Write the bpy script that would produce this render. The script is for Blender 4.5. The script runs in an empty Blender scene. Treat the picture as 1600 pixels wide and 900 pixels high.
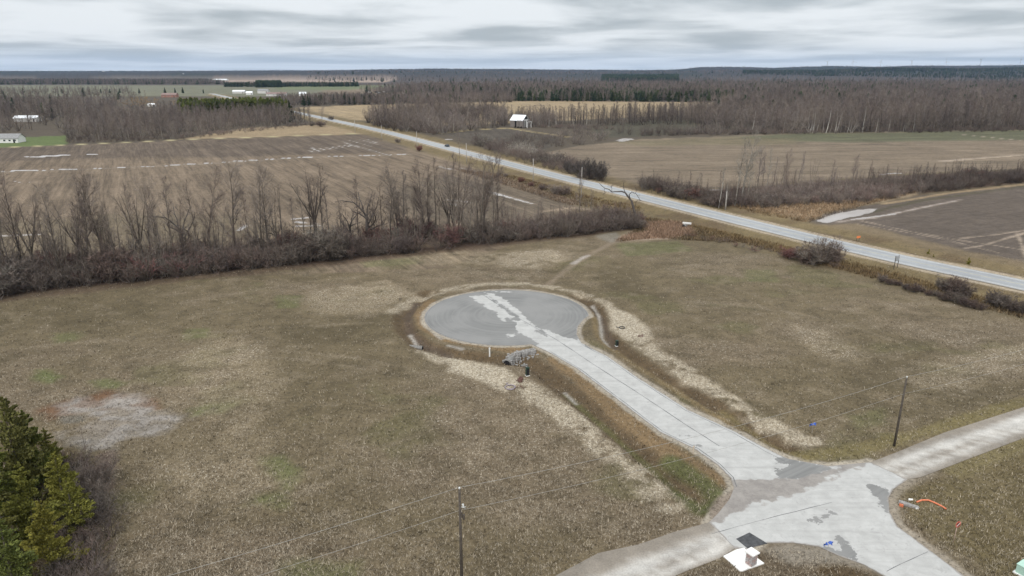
import bpy, math, random
import numpy as np
from mathutils import Vector, Matrix
from mathutils.geometry import delaunay_2d_cdt
R = math.radians
S = bpy.context.scene
COL = S.collection
rng = random.Random(7)
nr = np.random.default_rng(11)

# ------------------------------------------------------------------ camera
CAM_H, FOC, PITCH = 45.0, 1081.0, math.atan(338 / 1081.0)
cam = bpy.data.objects.new('camera', bpy.data.cameras.new('camera'))
COL.objects.link(cam)
cam.location = (0, 0, CAM_H)
cam.rotation_euler = (math.pi / 2 - PITCH, 0, 0)
cam.data.sensor_width = 36
cam.data.lens = FOC / 1600 * 36
cam.data.clip_start = 0.5
cam.data.clip_end = 40000
S.camera = cam

# ------------------------------------------------------------------ sky and sun
SUN_EL, SUN_ROT = R(42), R(200)
W = bpy.data.worlds.new('World'); S.world = W; W.use_nodes = True
nt = W.node_tree; nt.nodes.clear()
N = nt.nodes.new; L = nt.links.new
def mth(tree, op, a, b=None, c=None, clamp=False):
    n = tree.nodes.new('ShaderNodeMath'); n.operation = op; n.use_clamp = clamp
    for i, v in enumerate((a, b, c)):
        if v is None: continue
        if isinstance(v, (int, float)): n.inputs[i].default_value = v
        else: tree.links.new(v, n.inputs[i])
    return n.outputs[0]
def mixc(tree, f, a, b, blend='MIX'):
    n = tree.nodes.new('ShaderNodeMix'); n.data_type = 'RGBA'; n.blend_type = blend
    for i, v in ((0, f), (6, a), (7, b)):
        if isinstance(v, (int, float)): n.inputs[i].default_value = v
        elif isinstance(v, (tuple, list)): n.inputs[i].default_value = (*v[:3], 1)
        else: tree.links.new(v, n.inputs[i])
    return n.outputs[2]
def maprange(tree, v, a, b, c=0., d=1.):
    n = tree.nodes.new('ShaderNodeMapRange'); n.interpolation_type = 'SMOOTHSTEP'
    tree.links.new(v, n.inputs[0])
    for i, q in enumerate((a, b, c, d)): n.inputs[i + 1].default_value = q
    return n.outputs[0]
def noise(tree, vec, scale, detail=4., rough=.55, dist=0.):
    n = tree.nodes.new('ShaderNodeTexNoise')
    if vec is not None: tree.links.new(vec, n.inputs['Vector'])
    n.inputs['Scale'].default_value = scale; n.inputs['Detail'].default_value = detail
    n.inputs['Roughness'].default_value = rough; n.inputs['Distortion'].default_value = dist
    return n.outputs[0]
sky = N('ShaderNodeTexSky'); sky.sky_type = 'NISHITA'; sky.sun_disc = False
sky.sun_elevation = SUN_EL; sky.sun_rotation = SUN_ROT
sky.air_density = 1.0; sky.dust_density = 2.0
tc = N('ShaderNodeTexCoord'); sp = N('ShaderNodeSeparateXYZ'); L(tc.outputs['Generated'], sp.inputs[0])
zz = mth(nt, 'MAXIMUM', sp.outputs[2], 0.0)
zd = mth(nt, 'ADD', zz, 0.035)
cb = N('ShaderNodeCombineXYZ')
L(mth(nt, 'DIVIDE', sp.outputs[0], zd), cb.inputs[0]); L(mth(nt, 'DIVIDE', sp.outputs[1], zd), cb.inputs[1])
n1 = noise(nt, cb.outputs[0], 0.24, 5, .5, .5)
mp = N('ShaderNodeMapping'); mp.inputs['Location'].default_value = (7.3, 2.1, 4.0); L(cb.outputs[0], mp.inputs[0])
n2 = noise(nt, mp.outputs[0], 0.13, 3, .5, .3)
cl_ = N('ShaderNodeCombineXYZ'); L(mth(nt, 'MULTIPLY', sp.outputs[0], 1.7), cl_.inputs[0]); L(mth(nt, 'MULTIPLY', sp.outputs[1], 1.7), cl_.inputs[1]); L(mth(nt, 'LOGARITHM', mth(nt, 'ADD', zz, .02), 2.718), cl_.inputs[2])
n3 = noise(nt, cl_.outputs[0], 2.8, 6, .5, .25)
cl = mth(nt, 'ADD', mth(nt, 'MULTIPLY', n1, .12), mth(nt, 'ADD', mth(nt, 'MULTIPLY', n2, .2), mth(nt, 'MULTIPLY', n3, .68)))
cf = maprange(nt, cl, .37, .58)
cloud = mixc(nt, cf, (.43, .475, .505), (.80, .835, .86))
# a clear strip of paler blue air low over the horizon, and a brighter zenith as under any overcast
low = maprange(nt, zz, .002, .04)
cloud = mixc(nt, low, mixc(nt, .55, cloud, (.52, .62, .74)), cloud)
zen = maprange(nt, zz, .12, .9, 1.0, 2.3)
vm = N('ShaderNodeVectorMath'); vm.operation = 'SCALE'; L(cloud, vm.inputs[0]); L(zen, vm.inputs['Scale'])
bg1 = N('ShaderNodeBackground'); L(sky.outputs[0], bg1.inputs[0]); bg1.inputs[1].default_value = .08
bg2 = N('ShaderNodeBackground'); L(vm.outputs[0], bg2.inputs[0]); bg2.inputs[1].default_value = 1.0
ms = N('ShaderNodeMixShader'); ms.inputs[0].default_value = .92
L(bg1.outputs[0], ms.inputs[1]); L(bg2.outputs[0], ms.inputs[2])
wo = N('ShaderNodeOutputWorld'); L(ms.outputs[0], wo.inputs[0])
sun = bpy.data.objects.new('sun', bpy.data.lights.new('sun', 'SUN')); COL.objects.link(sun)
sun.data.energy = 1.5; sun.data.angle = R(14); sun.data.color = (1, .965, .92)
_el, _az = SUN_EL, R(200)
_d = Vector((math.sin(_az) * math.cos(_el), math.cos(_az) * math.cos(_el), math.sin(_el)))
sun.rotation_euler = _d.to_track_quat('Z', 'Y').to_euler()
S.view_settings.view_transform = 'Standard'; S.view_settings.look = 'None'
S.view_settings.exposure = 0.15; S.view_settings.gamma = 1
S.cycles.max_bounces = 5; S.cycles.diffuse_bounces = 3; S.cycles.transparent_max_bounces = 6
S.cycles.volume_bounces = 0

# ------------------------------------------------------------------ surveying helpers
_c, _s = math.cos(PITCH), math.sin(PITCH)
def g(px, py, z=0.):
    """photo pixel -> the ground point it shows (x, y)"""
    x, y = px - 800., py - 450.
    k = (CAM_H - z) / (FOC * _s + y * _c)
    return (x * k, (FOC * _c - y * _s) * k)
def G(pts): return np.array([g(*p) for p in pts])
def mpp(py):
    """metres of height per photo pixel at a ground point seen in row py"""
    y = g(800, py)[1]
    return (y * _c + CAM_H * _s) / FOC / _c
def zfor(px, py, ytop):
    """height of a thing whose foot is seen at py and whose top is seen at ytop"""
    y = g(px, py)[1]; t = (ytop - 450) / FOC
    return CAM_H - y * (t * _c + _s) / (_c - t * _s)
def lin(r, gg, b):
    f = lambda c: ((c / 255 + .055) / 1.055) ** 2.4 if c > 10 else c / 255 / 12.92
    return np.array([f(r), f(gg), f(b)])
ALB = .83
def C(r, gg, b): return lin(r, gg, b) * ALB
def vnoise(x, y, seed=0):
    xi = np.floor(x).astype(np.int64); yi = np.floor(y).astype(np.int64); xf = x - xi; yf = y - yi
    def h(a, b):
        n = (a * 374761393 + b * 668265263 + seed * 974634777) & 0xffffffff
        n = ((n ^ (n >> 13)) * 1274126177) & 0xffffffff
        return ((n ^ (n >> 16)) & 0xffff) / 65535.
    u = xf * xf * (3 - 2 * xf); v = yf * yf * (3 - 2 * yf)
    return (h(xi, yi) * (1 - u) + h(xi + 1, yi) * u) * (1 - v) + (h(xi, yi + 1) * (1 - u) + h(xi + 1, yi + 1) * u) * v
def fbm(x, y, seed=0, o=4):
    a, s, t = 1., 0., 0.
    for i in range(o):
        s = s + a * vnoise(x * 2 ** i, y * 2 ** i, seed + i); t += a; a *= .5
    return s / t * 2 - 1
def ss(a, b, v):
    t = np.clip((v - a) / (b - a), 0, 1); return t * t * (3 - 2 * t)
def dline(X, Y, P):
    best = np.full(X.shape, 1e9)
    for i in range(len(P) - 1):
        ax, ay = P[i]; bx, by = P[i + 1]; dx, dy = bx - ax, by - ay
        t = np.clip(((X - ax) * dx + (Y - ay) * dy) / (dx * dx + dy * dy + 1e-9), 0, 1)
        best = np.minimum(best, (X - ax - t * dx) ** 2 + (Y - ay - t * dy) ** 2)
    return np.sqrt(best)
def inpoly(X, Y, P):
    ins = np.zeros(X.shape, bool); n = len(P)
    for i in range(n):
        ax, ay = P[i]; bx, by = P[(i + 1) % n]
        if ay == by: continue
        c = ((ay > Y) != (by > Y)) & (X < (bx - ax) * (Y - ay) / (by - ay) + ax)
        ins ^= c
    return ins
def sdpoly(X, Y, P):
    d = dline(X, Y, np.vstack([P, P[:1]]))
    return np.where(inpoly(X, Y, P), -d, d)
def mpoly(X, Y, pts, soft=1., rag=0., rs=8., world=False):
    P = np.array(pts, float) if world else G(pts)
    m = np.zeros(X.shape); pad = soft + rag
    b = (X > P[:, 0].min() - pad) & (X < P[:, 0].max() + pad) & (Y > P[:, 1].min() - pad) & (Y < P[:, 1].max() + pad)
    if not b.any(): return m
    x, y = X[b], Y[b]; d = sdpoly(x, y, P)
    if rag: d = d + fbm(x / rs, y / rs, 5) * rag
    m[b] = ss(soft, -soft, d); return m
def mline(X, Y, pts, w, soft=.5, rag=0., rs=4., world=False):
    P = np.array(pts, float) if world else G(pts)
    m = np.zeros(X.shape); pad = w + soft + rag
    b = (X > P[:, 0].min() - pad) & (X < P[:, 0].max() + pad) & (Y > P[:, 1].min() - pad) & (Y < P[:, 1].max() + pad)
    if not b.any(): return m
    x, y = X[b], Y[b]; d = dline(x, y, P)
    if rag: d = d + fbm(x / rs, y / rs, 9) * rag
    m[b] = ss(w + soft, w - soft, d); return m

# ------------------------------------------------------------------ plan of the place
BULB_C, BULB_R = np.array([-1.0, 126.6]), 15.9
EDGE_W = [(857, 550), (900, 575), (940, 605), (1012, 660), (1032, 675), (1087, 702), (1122, 727), (1142, 747), (1147, 762), (1140, 780), (1122, 802), (1108, 816)]
EDGE_S = [(1148, 857), (1168, 858), (1200, 848), (1240, 848), (1280, 854), (1310, 868), (1350, 882), (1385, 902), (1440, 955), (1480, 1010)]
EDGE_E = [(1660, 1010), (1530, 918), (1500, 895), (1440, 850), (1402, 822), (1390, 800), (1388, 778), (1396, 764), (1418, 749), (1360, 722), (1295, 728), (1232, 717), (1200, 702), (1150, 675), (1075, 640), (1000, 592), (950, 557), (930, 547), (908, 535), (901, 522), (903, 510), (912, 499)]
PAVE = np.vstack([[BULB_C + BULB_R * np.array([math.cos(R(a)), math.sin(R(a))]) for a in range(-2, 288, 4)], G(EDGE_W), G(EDGE_S), G(EDGE_E)])
HWY = np.array([(230, -35), (190, 25), (150, 88), (112, 144.5), (96, 168), (77, 202), (48, 257), (0, 350), (-98, 548), (-172, 682), (-268, 855), (-360, 1020), (-470, 1220), (-640, 1530)], float)
def smooth(P, n=6):
    out = []
    for i in range(len(P) - 1):
        p0, p1, p2, p3 = P[max(i - 1, 0)], P[i], P[i + 1], P[min(i + 2, len(P) - 1)]
        for k in range(n):
            t = k / n
            out.append(.5 * ((2 * p1) + (-p0 + p2) * t + (2 * p0 - 5 * p1 + 4 * p2 - p3) * t * t + (-p0 + 3 * p1 - 3 * p2 + p3) * t ** 3))
    out.append(P[-1]); return np.array(out)
HWYS = smooth(HWY)
GRAV_W = np.vstack([G([(1108, 816), (1050, 832), (1000, 850), (935, 864), (867, 900), (780, 950), (600, 1060)]), G([(860, 1090), (960, 975), (1010, 920), (1070, 893), (1125, 872), (1148, 857)])])
GRAV_E = np.vstack([G([(1360, 722), (1400, 707), (1475, 676), (1600, 636), (1760, 588), (2000, 525)]), G([(2150, 545), (1760, 628), (1600, 684), (1500, 722), (1440, 745), (1418, 749)])])
DITCH_W = [(668, 458), (640, 478), (630, 498), (636, 518), (655, 536), (690, 550), (740, 556), (790, 562), (830, 566), (880, 605), (940, 655), (1000, 705), (1060, 755), (1100, 785)]
DITCH_E = [(905, 462), (935, 482), (941, 500), (950, 530), (985, 556), (1060, 600), (1150, 652), (1225, 696)]
STRAW_W = [(665, 548), (720, 568), (775, 585), (830, 612), (880, 645), (935, 690), (985, 732), (1045, 785)]
STRAW_E = [(952, 478), (972, 500), (990, 528), (1040, 562), (1100, 600), (1180, 652), (1262, 690)]
STRAW_N = [(612, 487), (650, 466), (700, 452), (760, 444), (830, 443), (900, 455), (950, 476)]

def height(X, Y):
    X = np.asarray(X, float); Y = np.asarray(Y, float)
    z = fbm(X / 45, Y / 45, 3, 3) * .35 * ss(60, 400, Y) + fbm(X / 9, Y / 9, 21, 3) * .10
    near = Y < 260
    if near.any():
        x, y, q = X[near], Y[near], z[near]
        q = q - .75 * ss(2.3, .3, dline(x, y, G(DITCH_W))) - .7 * ss(2.0, .3, dline(x, y, G(DITCH_E)))
        q = q - .9 * ss(3.2, .6, dline(x, y, G([(1020, 352), (985, 368), (930, 372), (880, 400), (845, 440)]))) * .5
        for P in (PAVE, GRAV_W, GRAV_E):
            bb = (x > P[:, 0].min() - 5) & (x < P[:, 0].max() + 5) & (y > P[:, 1].min() - 5) & (y < P[:, 1].max() + 5)
            if bb.any():
                d = sdpoly(x[bb], y[bb], P)
                q[bb] = q[bb] * ss(.2, 2.2, d) - .07 * ss(.25, -.15, d)
        z[near] = q
    far = Y < 1700
    x, y, q = X[far], Y[far], z[far]
    d = dline(x, y, HWY)
    q = q * ss(6.5, 12, d) + .45 * ss(11.5, 6.6, d) - .10 * ss(6.3, 5.9, d) - .55 * ss(4.2, .5, np.abs(d - 13.5))
    z[far] = q
    # long low ridges at the horizon
    far = Y > 3000
    if far.any():
        x, y = X[far], Y[far]; b = x / y
        prof = np.interp(b, [-1.2, -.72, -.4, -.24, -.2, -.1, -.02, .05, .18, .23, .26, .32, .36, .40, .44, .50, .56, .60, .66, .74, .78, 1.2],
                         [34, 36, 38, 46, 50, 60, 58, 50, 46, 50, 70, 74, 66, 74, 80, 76, 84, 80, 86, 92, 96, 100])
        prof2 = np.interp(b, [-1.2, -.6, -.2, .1, .22, .3, .42, .52, .62, .74, 1.2], [26, 30, 36, 30, 34, 44, 40, 56, 50, 62, 70])
        z[far] = z[far] + np.maximum(ss(5600, 6700, y) * (prof + 2 + 6 * fbm(x / 420, y / 800, 41, 3)), ss(3900, 5000, y) * (prof2 - 2 + 7 * fbm(x / 300, y / 600, 31, 3)))
    return z
def Z(x, y): return float(height(np.array([x]), np.array([y]))[0])

# ------------------------------------------------------------------ object helpers
def link(name, me, parent=None, mat=None):
    o = bpy.data.objects.new(name, me); COL.objects.link(o)
    if parent is not None: o.parent = parent
    if mat is not None: o.data.materials.append(mat)
    return o
def tag(o, label=None, cat=None, group=None, kind=None):
    for k, v in (('label', label), ('category', cat), ('group', group), ('kind', kind)):
        if v: o[k] = v
    return o
def empty(name, loc, rz=0, label=None, cat=None, group=None):
    o = bpy.data.objects.new(name, None); COL.objects.link(o); o.location = loc; o.rotation_euler = (0, 0, rz)
    o.empty_display_size = .5
    return tag(o, label, cat, group)
def npmesh(name, V, F, smooth_=False, tint=None):
    """V (n,3); F list of (m,k) int arrays"""
    me = bpy.data.meshes.new(name); V = np.asarray(V, np.float32)
    if not isinstance(F, list): F = [F]
    F = [np.asarray(f, np.int32) for f in F if len(f)]
    me.vertices.add(len(V)); me.vertices.foreach_set('co', V.ravel())
    nl = sum(f.size for f in F); npoly = sum(len(f) for f in F)
    me.loops.add(nl); me.loops.foreach_set('vertex_index', np.concatenate([f.ravel() for f in F]))
    me.polygons.add(npoly)
    tot = np.concatenate([np.full(len(f), f.shape[1], np.int32) for f in F])
    me.polygons.foreach_set('loop_start', np.concatenate([[0], np.cumsum(tot)[:-1]]).astype(np.int32))
    me.polygons.foreach_set('loop_total', tot)
    me.polygons.foreach_set('use_smooth', np.full(npoly, smooth_, bool))
    if tint is not None: attr(me, 'tint', tint)
    me.update(calc_edges=True); return me
def attr(me, name, a):
    a = np.asarray(a, np.float32)
    if a.ndim == 1: me.attributes.new(name, 'FLOAT', 'POINT').data.foreach_set('value', a)
    elif a.shape[1] == 3 and name == 'tint':
        me.attributes.new(name, 'FLOAT_COLOR', 'POINT').data.foreach_set('color', np.c_[a, np.ones(len(a))].astype(np.float32).ravel())
    else: me.attributes.new(name, 'FLOAT_VECTOR', 'POINT').data.foreach_set('vector', a.ravel())

class MB:
    """collects boxes, tubes, prisms into one mesh"""
    def __init__(s): s.v = []; s.f3 = []; s.f4 = []; s.n = 0
    def add(s, V, F):
        V = np.asarray(V, float); s.v.append(V)
        for f in F: (s.f3 if len(f) == 3 else s.f4).append([i + s.n for i in f])
        s.n += len(V); return s
    def box(s, c, d, rz=0, tilt=None):
        x, y, z = (q / 2 for q in d)
        V = np.array([(a * x, b * y, e * z) for a in (-1, 1) for b in (-1, 1) for e in (-1, 1)])
        if tilt is not None: V = V @ np.array(Matrix.Rotation(tilt[1], 3, tilt[0])).T
        cz, sz = math.cos(rz), math.sin(rz); V = V @ np.array([[cz, sz, 0], [-sz, cz, 0], [0, 0, 1]])
        return s.add(V + np.array(c), [(0, 1, 3, 2), (4, 6, 7, 5), (0, 4, 5, 1), (2, 3, 7, 6), (0, 2, 6, 4), (1, 5, 7, 3)])
    def tube(s, P, r, n=8, caps=True):
        P = [Vector(p) for p in P]; k = len(P)
        if not hasattr(r, '__len__'): r = [r] * k
        b = s.n; V = []; up = None
        for i, p in enumerate(P):
            d = (P[min(i + 1, k - 1)] - P[max(i - 1, 0)])
            d = d.normalized() if d.length > 1e-9 else Vector((0, 0, 1))
            if up is None: up = d.orthogonal().normalized()
            u = (up - d * up.dot(d)); u = u.normalized() if u.length > 1e-6 else d.orthogonal().normalized()
            up = u; w = d.cross(u)
            for j in range(n):
                a = 2 * math.pi * j / n; V.append(p + (u * math.cos(a) + w * math.sin(a)) * r[i])
        F = []
        for i in range(k - 1):
            for j in range(n):
                a, c = i * n + j, i * n + (j + 1) % n; F.append((a, c, c + n, a + n))
        if caps:
            V += [P[0], P[-1]]; m = k * n
            for j in range(n):
                F.append((m, (j + 1) % n, j)); F.append((m + 1, (k - 1) * n + j, (k - 1) * n + (j + 1) % n))
        return s.add([tuple(v) for v in V], F)
    def prism(s, poly, z0, z1):
        n = len(poly); V = [(x, y, z0) for x, y in poly] + [(x, y, z1) for x, y in poly] + [(sum(p[0] for p in poly) / n, sum(p[1] for p in poly) / n, z1)]
        F = [(i, (i + 1) % n, n + (i + 1) % n, n + i) for i in range(n)] + [(n + i, n + (i + 1) % n, 2 * n) for i in range(n)]
        return s.add(V, F)
    def mesh(s, name, sm=False):
        return npmesh(name, np.vstack(s.v), [np.array(s.f3, int).reshape(-1, 3), np.array(s.f4, int).reshape(-1, 4)], sm)
    def build(s, name, mat, parent=None, sm=False):
        return link(name, s.mesh(name, sm), parent, mat)

# ------------------------------------------------------------------ materials
def mat_new(name):
    m = bpy.data.materials.new(name); m.use_nodes = True; t = m.node_tree
    return m, t, t.nodes['Principled BSDF']
def att(t, name, out='Fac'):
    n = t.nodes.new('ShaderNodeAttribute'); n.attribute_name = name; return n.outputs[out]
def bump(t, b, h, dist=.05, strength=1.):
    n = t.nodes.new('ShaderNodeBump'); n.inputs['Distance'].default_value = dist; n.inputs['Strength'].default_value = strength
    t.links.new(h, n.inputs['Height']); t.links.new(n.outputs[0], b.inputs['Normal'])
def simple(name, col, rough=.8, metal=0., var=.25, scale=6., spec=.3, bmp=0.):
    m, t, b = mat_new(name); tc = t.nodes.new('ShaderNodeTexCoord')
    n = noise(t, tc.outputs['Object'], scale, 5, .6)
    c = mixc(t, maprange(t, n, .3, .7), [q * (1 - var) for q in col], [min(1, q * (1 + var)) for q in col])
    t.links.new(c, b.inputs['Base Color']); b.inputs['Roughness'].default_value = rough; b.inputs['Metallic'].default_value = metal
    b.inputs['Specular IOR Level'].default_value = spec
    if bmp: bump(t, b, n, bmp)
    return m
def objpos(t):
    ge = t.nodes.new('ShaderNodeNewGeometry'); return ge.outputs['Position']

def terrain_material():
    m, t, b = mat_new('ground'); pos = objpos(t)
    tint = att(t, 'tint', 'Color'); fleck = att(t, 'fleck'); rows = att(t, 'rows'); wet = att(t, 'wet'); flow = att(t, 'flow', 'Vector')
    big = noise(t, pos, .035, 5, .6, .5); mid = noise(t, pos, .35, 5, .65); fine = noise(t, pos, 2.3, 4, .8, .4); spk = noise(t, pos, 4.6, 2, .8)
    k = mth(t, 'ADD', mth(t, 'MULTIPLY', maprange(t, big, .3, .7), .22), mth(t, 'MULTIPLY', maprange(t, mid, .3, .7), .26))
    k = mth(t, 'ADD', k, .76)
    n = t.nodes.new('ShaderNodeVectorMath'); n.operation = 'SCALE'; t.links.new(tint, n.inputs[0]); t.links.new(k, n.inputs['Scale'])
    c = n.outputs[0]
    # furrows and drill rows: grain stretched along the rows of each field
    fr = noise(t, flow, 1.0, 5, .7); fr2 = noise(t, flow, 4.0, 3, .7)
    rk = mth(t, 'ADD', mth(t, 'MULTIPLY', mth(t, 'SUBTRACT', maprange(t, fr, .25, .75), .5), .75), mth(t, 'MULTIPLY', mth(t, 'SUBTRACT', maprange(t, fr2, .25, .75), .5), .35))
    rk = mth(t, 'ADD', mth(t, 'MULTIPLY', rk, rows), 1.0)
    n = t.nodes.new('ShaderNodeVectorMath'); n.operation = 'SCALE'; t.links.new(c, n.inputs[0]); t.links.new(rk, n.inputs['Scale']); c = n.outputs[0]
    # matted dead grass: dark gaps and pale straws
    dk = mth(t, 'MULTIPLY', maprange(t, fine, .53, .36), mth(t, 'SUBTRACT', .85, mth(t, 'MULTIPLY', fleck, .45)))
    c = mixc(t, mth(t, 'MULTIPLY', dk, .75), c, (.05, .042, .03))
    th = mth(t, 'SUBTRACT', .70, mth(t, 'MULTIPLY', fleck, .24))
    lt = mth(t, 'MULTIPLY', mth(t, 'SUBTRACT', mth(t, 'ADD', mth(t, 'MULTIPLY', fine, .55), mth(t, 'MULTIPLY', spk, .45)), th), 9., clamp=True)
    lt = mth(t, 'MULTIPLY', lt, mth(t, 'MULTIPLY', fleck, 1.6, clamp=True))
    c = mixc(t, lt, c, (.54, .48, .39))
    hole = mth(t, 'MULTIPLY', maprange(t, noise(t, pos, 1.5, 3, .75, .6), .42, .34), maprange(t, fleck, .6, .85)); c = mixc(t, mth(t, 'MULTIPLY', hole, .75), c, (.13, .10, .07))
    wn = mth(t, 'ADD', wet, mth(t, 'MULTIPLY', mth(t, 'SUBTRACT', mid, .5), .9))
    wn = mth(t, 'MULTIPLY', maprange(t, wn, .34, .74), maprange(t, wet, .02, .1))
    c = mixc(t, wn, c, (.36, .32, .29))  # puddles: pale sky reflection put into the muddy base colour
    t.links.new(c, b.inputs['Base Color'])
    t.links.new(mth(t, 'SUBTRACT', .95, mth(t, 'MULTIPLY', wn, .72)), b.inputs['Roughness'])
    t.links.new(mth(t, 'ADD', .12, mth(t, 'MULTIPLY', wn, .38)), b.inputs['Specular IOR Level'])
    h = mth(t, 'MULTIPLY', mth(t, 'ADD', fine, mth(t, 'MULTIPLY', mid, 1.5)), mth(t, 'SUBTRACT', 1.0, wn))
    bump(t, b, h, .22, .8)
    return m
def pave_material():
    m, t, b = mat_new('court_pavement'); pos = objpos(t)
    damp = att(t, 'damp'); dirt = att(t, 'dirt')
    n1 = noise(t, pos, .55, 8, .72, .4); n2 = noise(t, pos, 14, 3, .7); ns = noise(t, pos, .9, 3, .8, 1.5); n3 = noise(t, pos, .12, 3, .5)
    fine = noise(t, pos, 3.0, 4, .7)
    c = mixc(t, maprange(t, n1, .3, .7), (.355, .345, .328), (.45, .438, .418))
    c = mixc(t, mth(t, 'MULTIPLY', maprange(t, n2, .45, .75), .18), c, (.33, .32, .30))
    c = mixc(t, mth(t, 'MULTIPLY', maprange(t, ns, .58, .70), .4), c, (.25, .24, .228))
    for ang, sc_ in ((1.02, .55), (-.46, .45)):      # tyre-worn streaks along the two ways through
        mp = t.nodes.new('ShaderNodeMapping'); mp.inputs['Rotation'].default_value = (0, 0, ang); mp.inputs['Scale'].default_value = (.05, 1.3, 1); t.links.new(pos, mp.inputs[0])
        c = mixc(t, mth(t, 'MULTIPLY', maprange(t, noise(t, mp.outputs[0], 1.0, 4, .65), .50, .70), sc_ * .55), c, (.27, .26, .245))
    nr_ = noise(t, pos, .8, 8, .72, .6); dm = maprange(t, mth(t, 'ADD', damp, mth(t, 'MULTIPLY', mth(t, 'SUBTRACT', nr_, .5), 2.3)), .46, .54)
    # tyre-scuffed damp asphalt: rings about the middle of the turning circle
    sub = t.nodes.new('ShaderNodeVectorMath'); sub.operation = 'SUBTRACT'; t.links.new(pos, sub.inputs[0]); sub.inputs[1].default_value = (BULB_C[0], BULB_C[1], 0)
    ln = t.nodes.new('ShaderNodeVectorMath'); ln.operation = 'LENGTH'; t.links.new(sub.outputs[0], ln.inputs[0])
    cx = t.nodes.new('ShaderNodeCombineXYZ'); t.links.new(ln.outputs['Value'], cx.inputs[0]); t.links.new(mth(t, 'MULTIPLY', n3, 1.5), cx.inputs[1])
    rg = noise(t, cx.outputs[0], 1.3, 4, .7)
    g_ = mixc(t, maprange(t, rg, .3, .7), (.155, .152, .146), (.215, .21, .20))
    g_ = mixc(t, maprange(t, n3, .35, .65), g_, (.225, .218, .208))
    c = mixc(t, dm, c, g_)
    di = maprange(t, mth(t, 'ADD', dirt, mth(t, 'MULTIPLY', mth(t, 'SUBTRACT', n1, .5), .9)), .42, .60)
    c = mixc(t, di, c, mixc(t, maprange(t, mth(t, 'ADD', mth(t, 'MULTIPLY', n1, .7), mth(t, 'MULTIPLY', fine, .3)), .35, .65), (.20, .18, .165), (.29, .265, .24)))
    t.links.new(c, b.inputs['Base Color'])
    t.links.new(mth(t, 'SUBTRACT', .92, mth(t, 'MULTIPLY', dm, .12)), b.inputs['Roughness']); b.inputs['Specular IOR Level'].default_value = .2
    bump(t, b, n2, .012, .6)
    return m
def tint_material(name, rough=.9, fine_scale=6., amp=.45, bmp=.03):
    m, t, b = mat_new(name); pos = objpos(t)
    n = noise(t, pos, fine_scale, 5, .7); n2 = noise(t, pos, fine_scale * .12, 4, .6)
    k = mth(t, 'ADD', 1 - amp * .5, mth(t, 'ADD', mth(t, 'MULTIPLY', maprange(t, n, .3, .7), amp * .6), mth(t, 'MULTIPLY', maprange(t, n2, .3, .7), amp * .4)))
    v = t.nodes.new('ShaderNodeVectorMath'); v.operation = 'SCALE'; t.links.new(att(t, 'tint', 'Color'), v.inputs[0]); t.links.new(k, v.inputs['Scale'])
    t.links.new(v.outputs[0], b.inputs['Base Color']); b.inputs['Roughness'].default_value = rough; b.inputs['Specular IOR Level'].default_value = .15
    if bmp: bump(t, b, n, bmp)
    return m
def plant_material(name, cols, noise_scale=1.2, rough=.95, trans=False):
    """colour picked per plant from a short ramp, with a little grain along the bark"""
    m, t, b = mat_new(name); oi = t.nodes.new('ShaderNodeObjectInfo'); tc_ = t.nodes.new('ShaderNodeTexCoord')
    r = t.nodes.new('ShaderNodeValToRGB'); cr = r.color_ramp; cr.interpolation = 'LINEAR'
    while len(cr.elements) < len(cols): cr.elements.new(.5)
    for i, c in enumerate(cols):
        cr.elements[i].position = i / max(1, len(cols) - 1); cr.elements[i].color = (*c, 1)
    t.links.new(oi.outputs['Random'], r.inputs[0])
    n = noise(t, tc_.outputs['Object'], noise_scale, 4, .6)
    pn = noise(t, oi.outputs['Location'], .012, 3, .6); k = mth(t, 'ADD', .7, mth(t, 'MULTIPLY', maprange(t, n, .3, .7), .6)); k = mth(t, 'MULTIPLY', k, mth(t, 'ADD', .72, mth(t, 'MULTIPLY', maprange(t, pn, .32, .68), .66)))
    v = t.nodes.new('ShaderNodeVectorMath'); v.operation = 'SCALE'; t.links.new(r.outputs[0], v.inputs[0]); t.links.new(k, v.inputs['Scale'])
    t.links.new(v.outputs[0], b.inputs['Base Color']); b.inputs['Roughness'].default_value = rough; b.inputs['Specular IOR Level'].default_value = .1
    return m
M_ground = terrain_material(); M_pave = pave_material()
M_gravel = tint_material('gravel', .95, 5., .5, .03)
M_asph = tint_material('highway_asphalt', .85, 3., .25, .01)
M_bark = plant_material('bark', [(0.092, 0.075, 0.060), (0.157, 0.132, 0.107), (0.078, 0.062, 0.050), (0.129, 0.111, 0.095), (0.193, 0.168, 0.137)])
M_twig = plant_material('twigs', [(0.156, 0.122, 0.103), (0.208, 0.170, 0.140), (0.135, 0.105, 0.094), (0.177, 0.150, 0.136), (0.229, 0.190, 0.155)])
M_birch = plant_material('pale_bark', [(.42, .39, .34), (.30, .28, .25), (.50, .47, .42)])
M_dead = plant_material('dead_wood', [(.09, .078, .07), (.11, .095, .085)])
M_shrub = plant_material('shrub_twigs', [(0.140, 0.099, 0.086), (0.187, 0.157, 0.130), (0.131, 0.104, 0.095), (0.159, 0.113, 0.095), (0.206, 0.175, 0.149)])
M_red = plant_material('red_stems', [(0.173, 0.080, 0.069), (0.138, 0.080, 0.075), (0.207, 0.118, 0.097)])
M_pale = plant_material('willow_stems', [(0.264, 0.235, 0.194), (0.205, 0.185, 0.161), (0.293, 0.264, 0.217)])
M_cedar = plant_material('cedar_foliage', [(0.188, 0.188, 0.038), (0.118, 0.135, 0.038), (0.251, 0.224, 0.046), (0.131, 0.126, 0.042)], 1.6)
M_spruce = plant_material('dark_conifer', [(0.041, 0.061, 0.034), (0.061, 0.082, 0.041), (0.082, 0.095, 0.041)], 1.)
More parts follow.
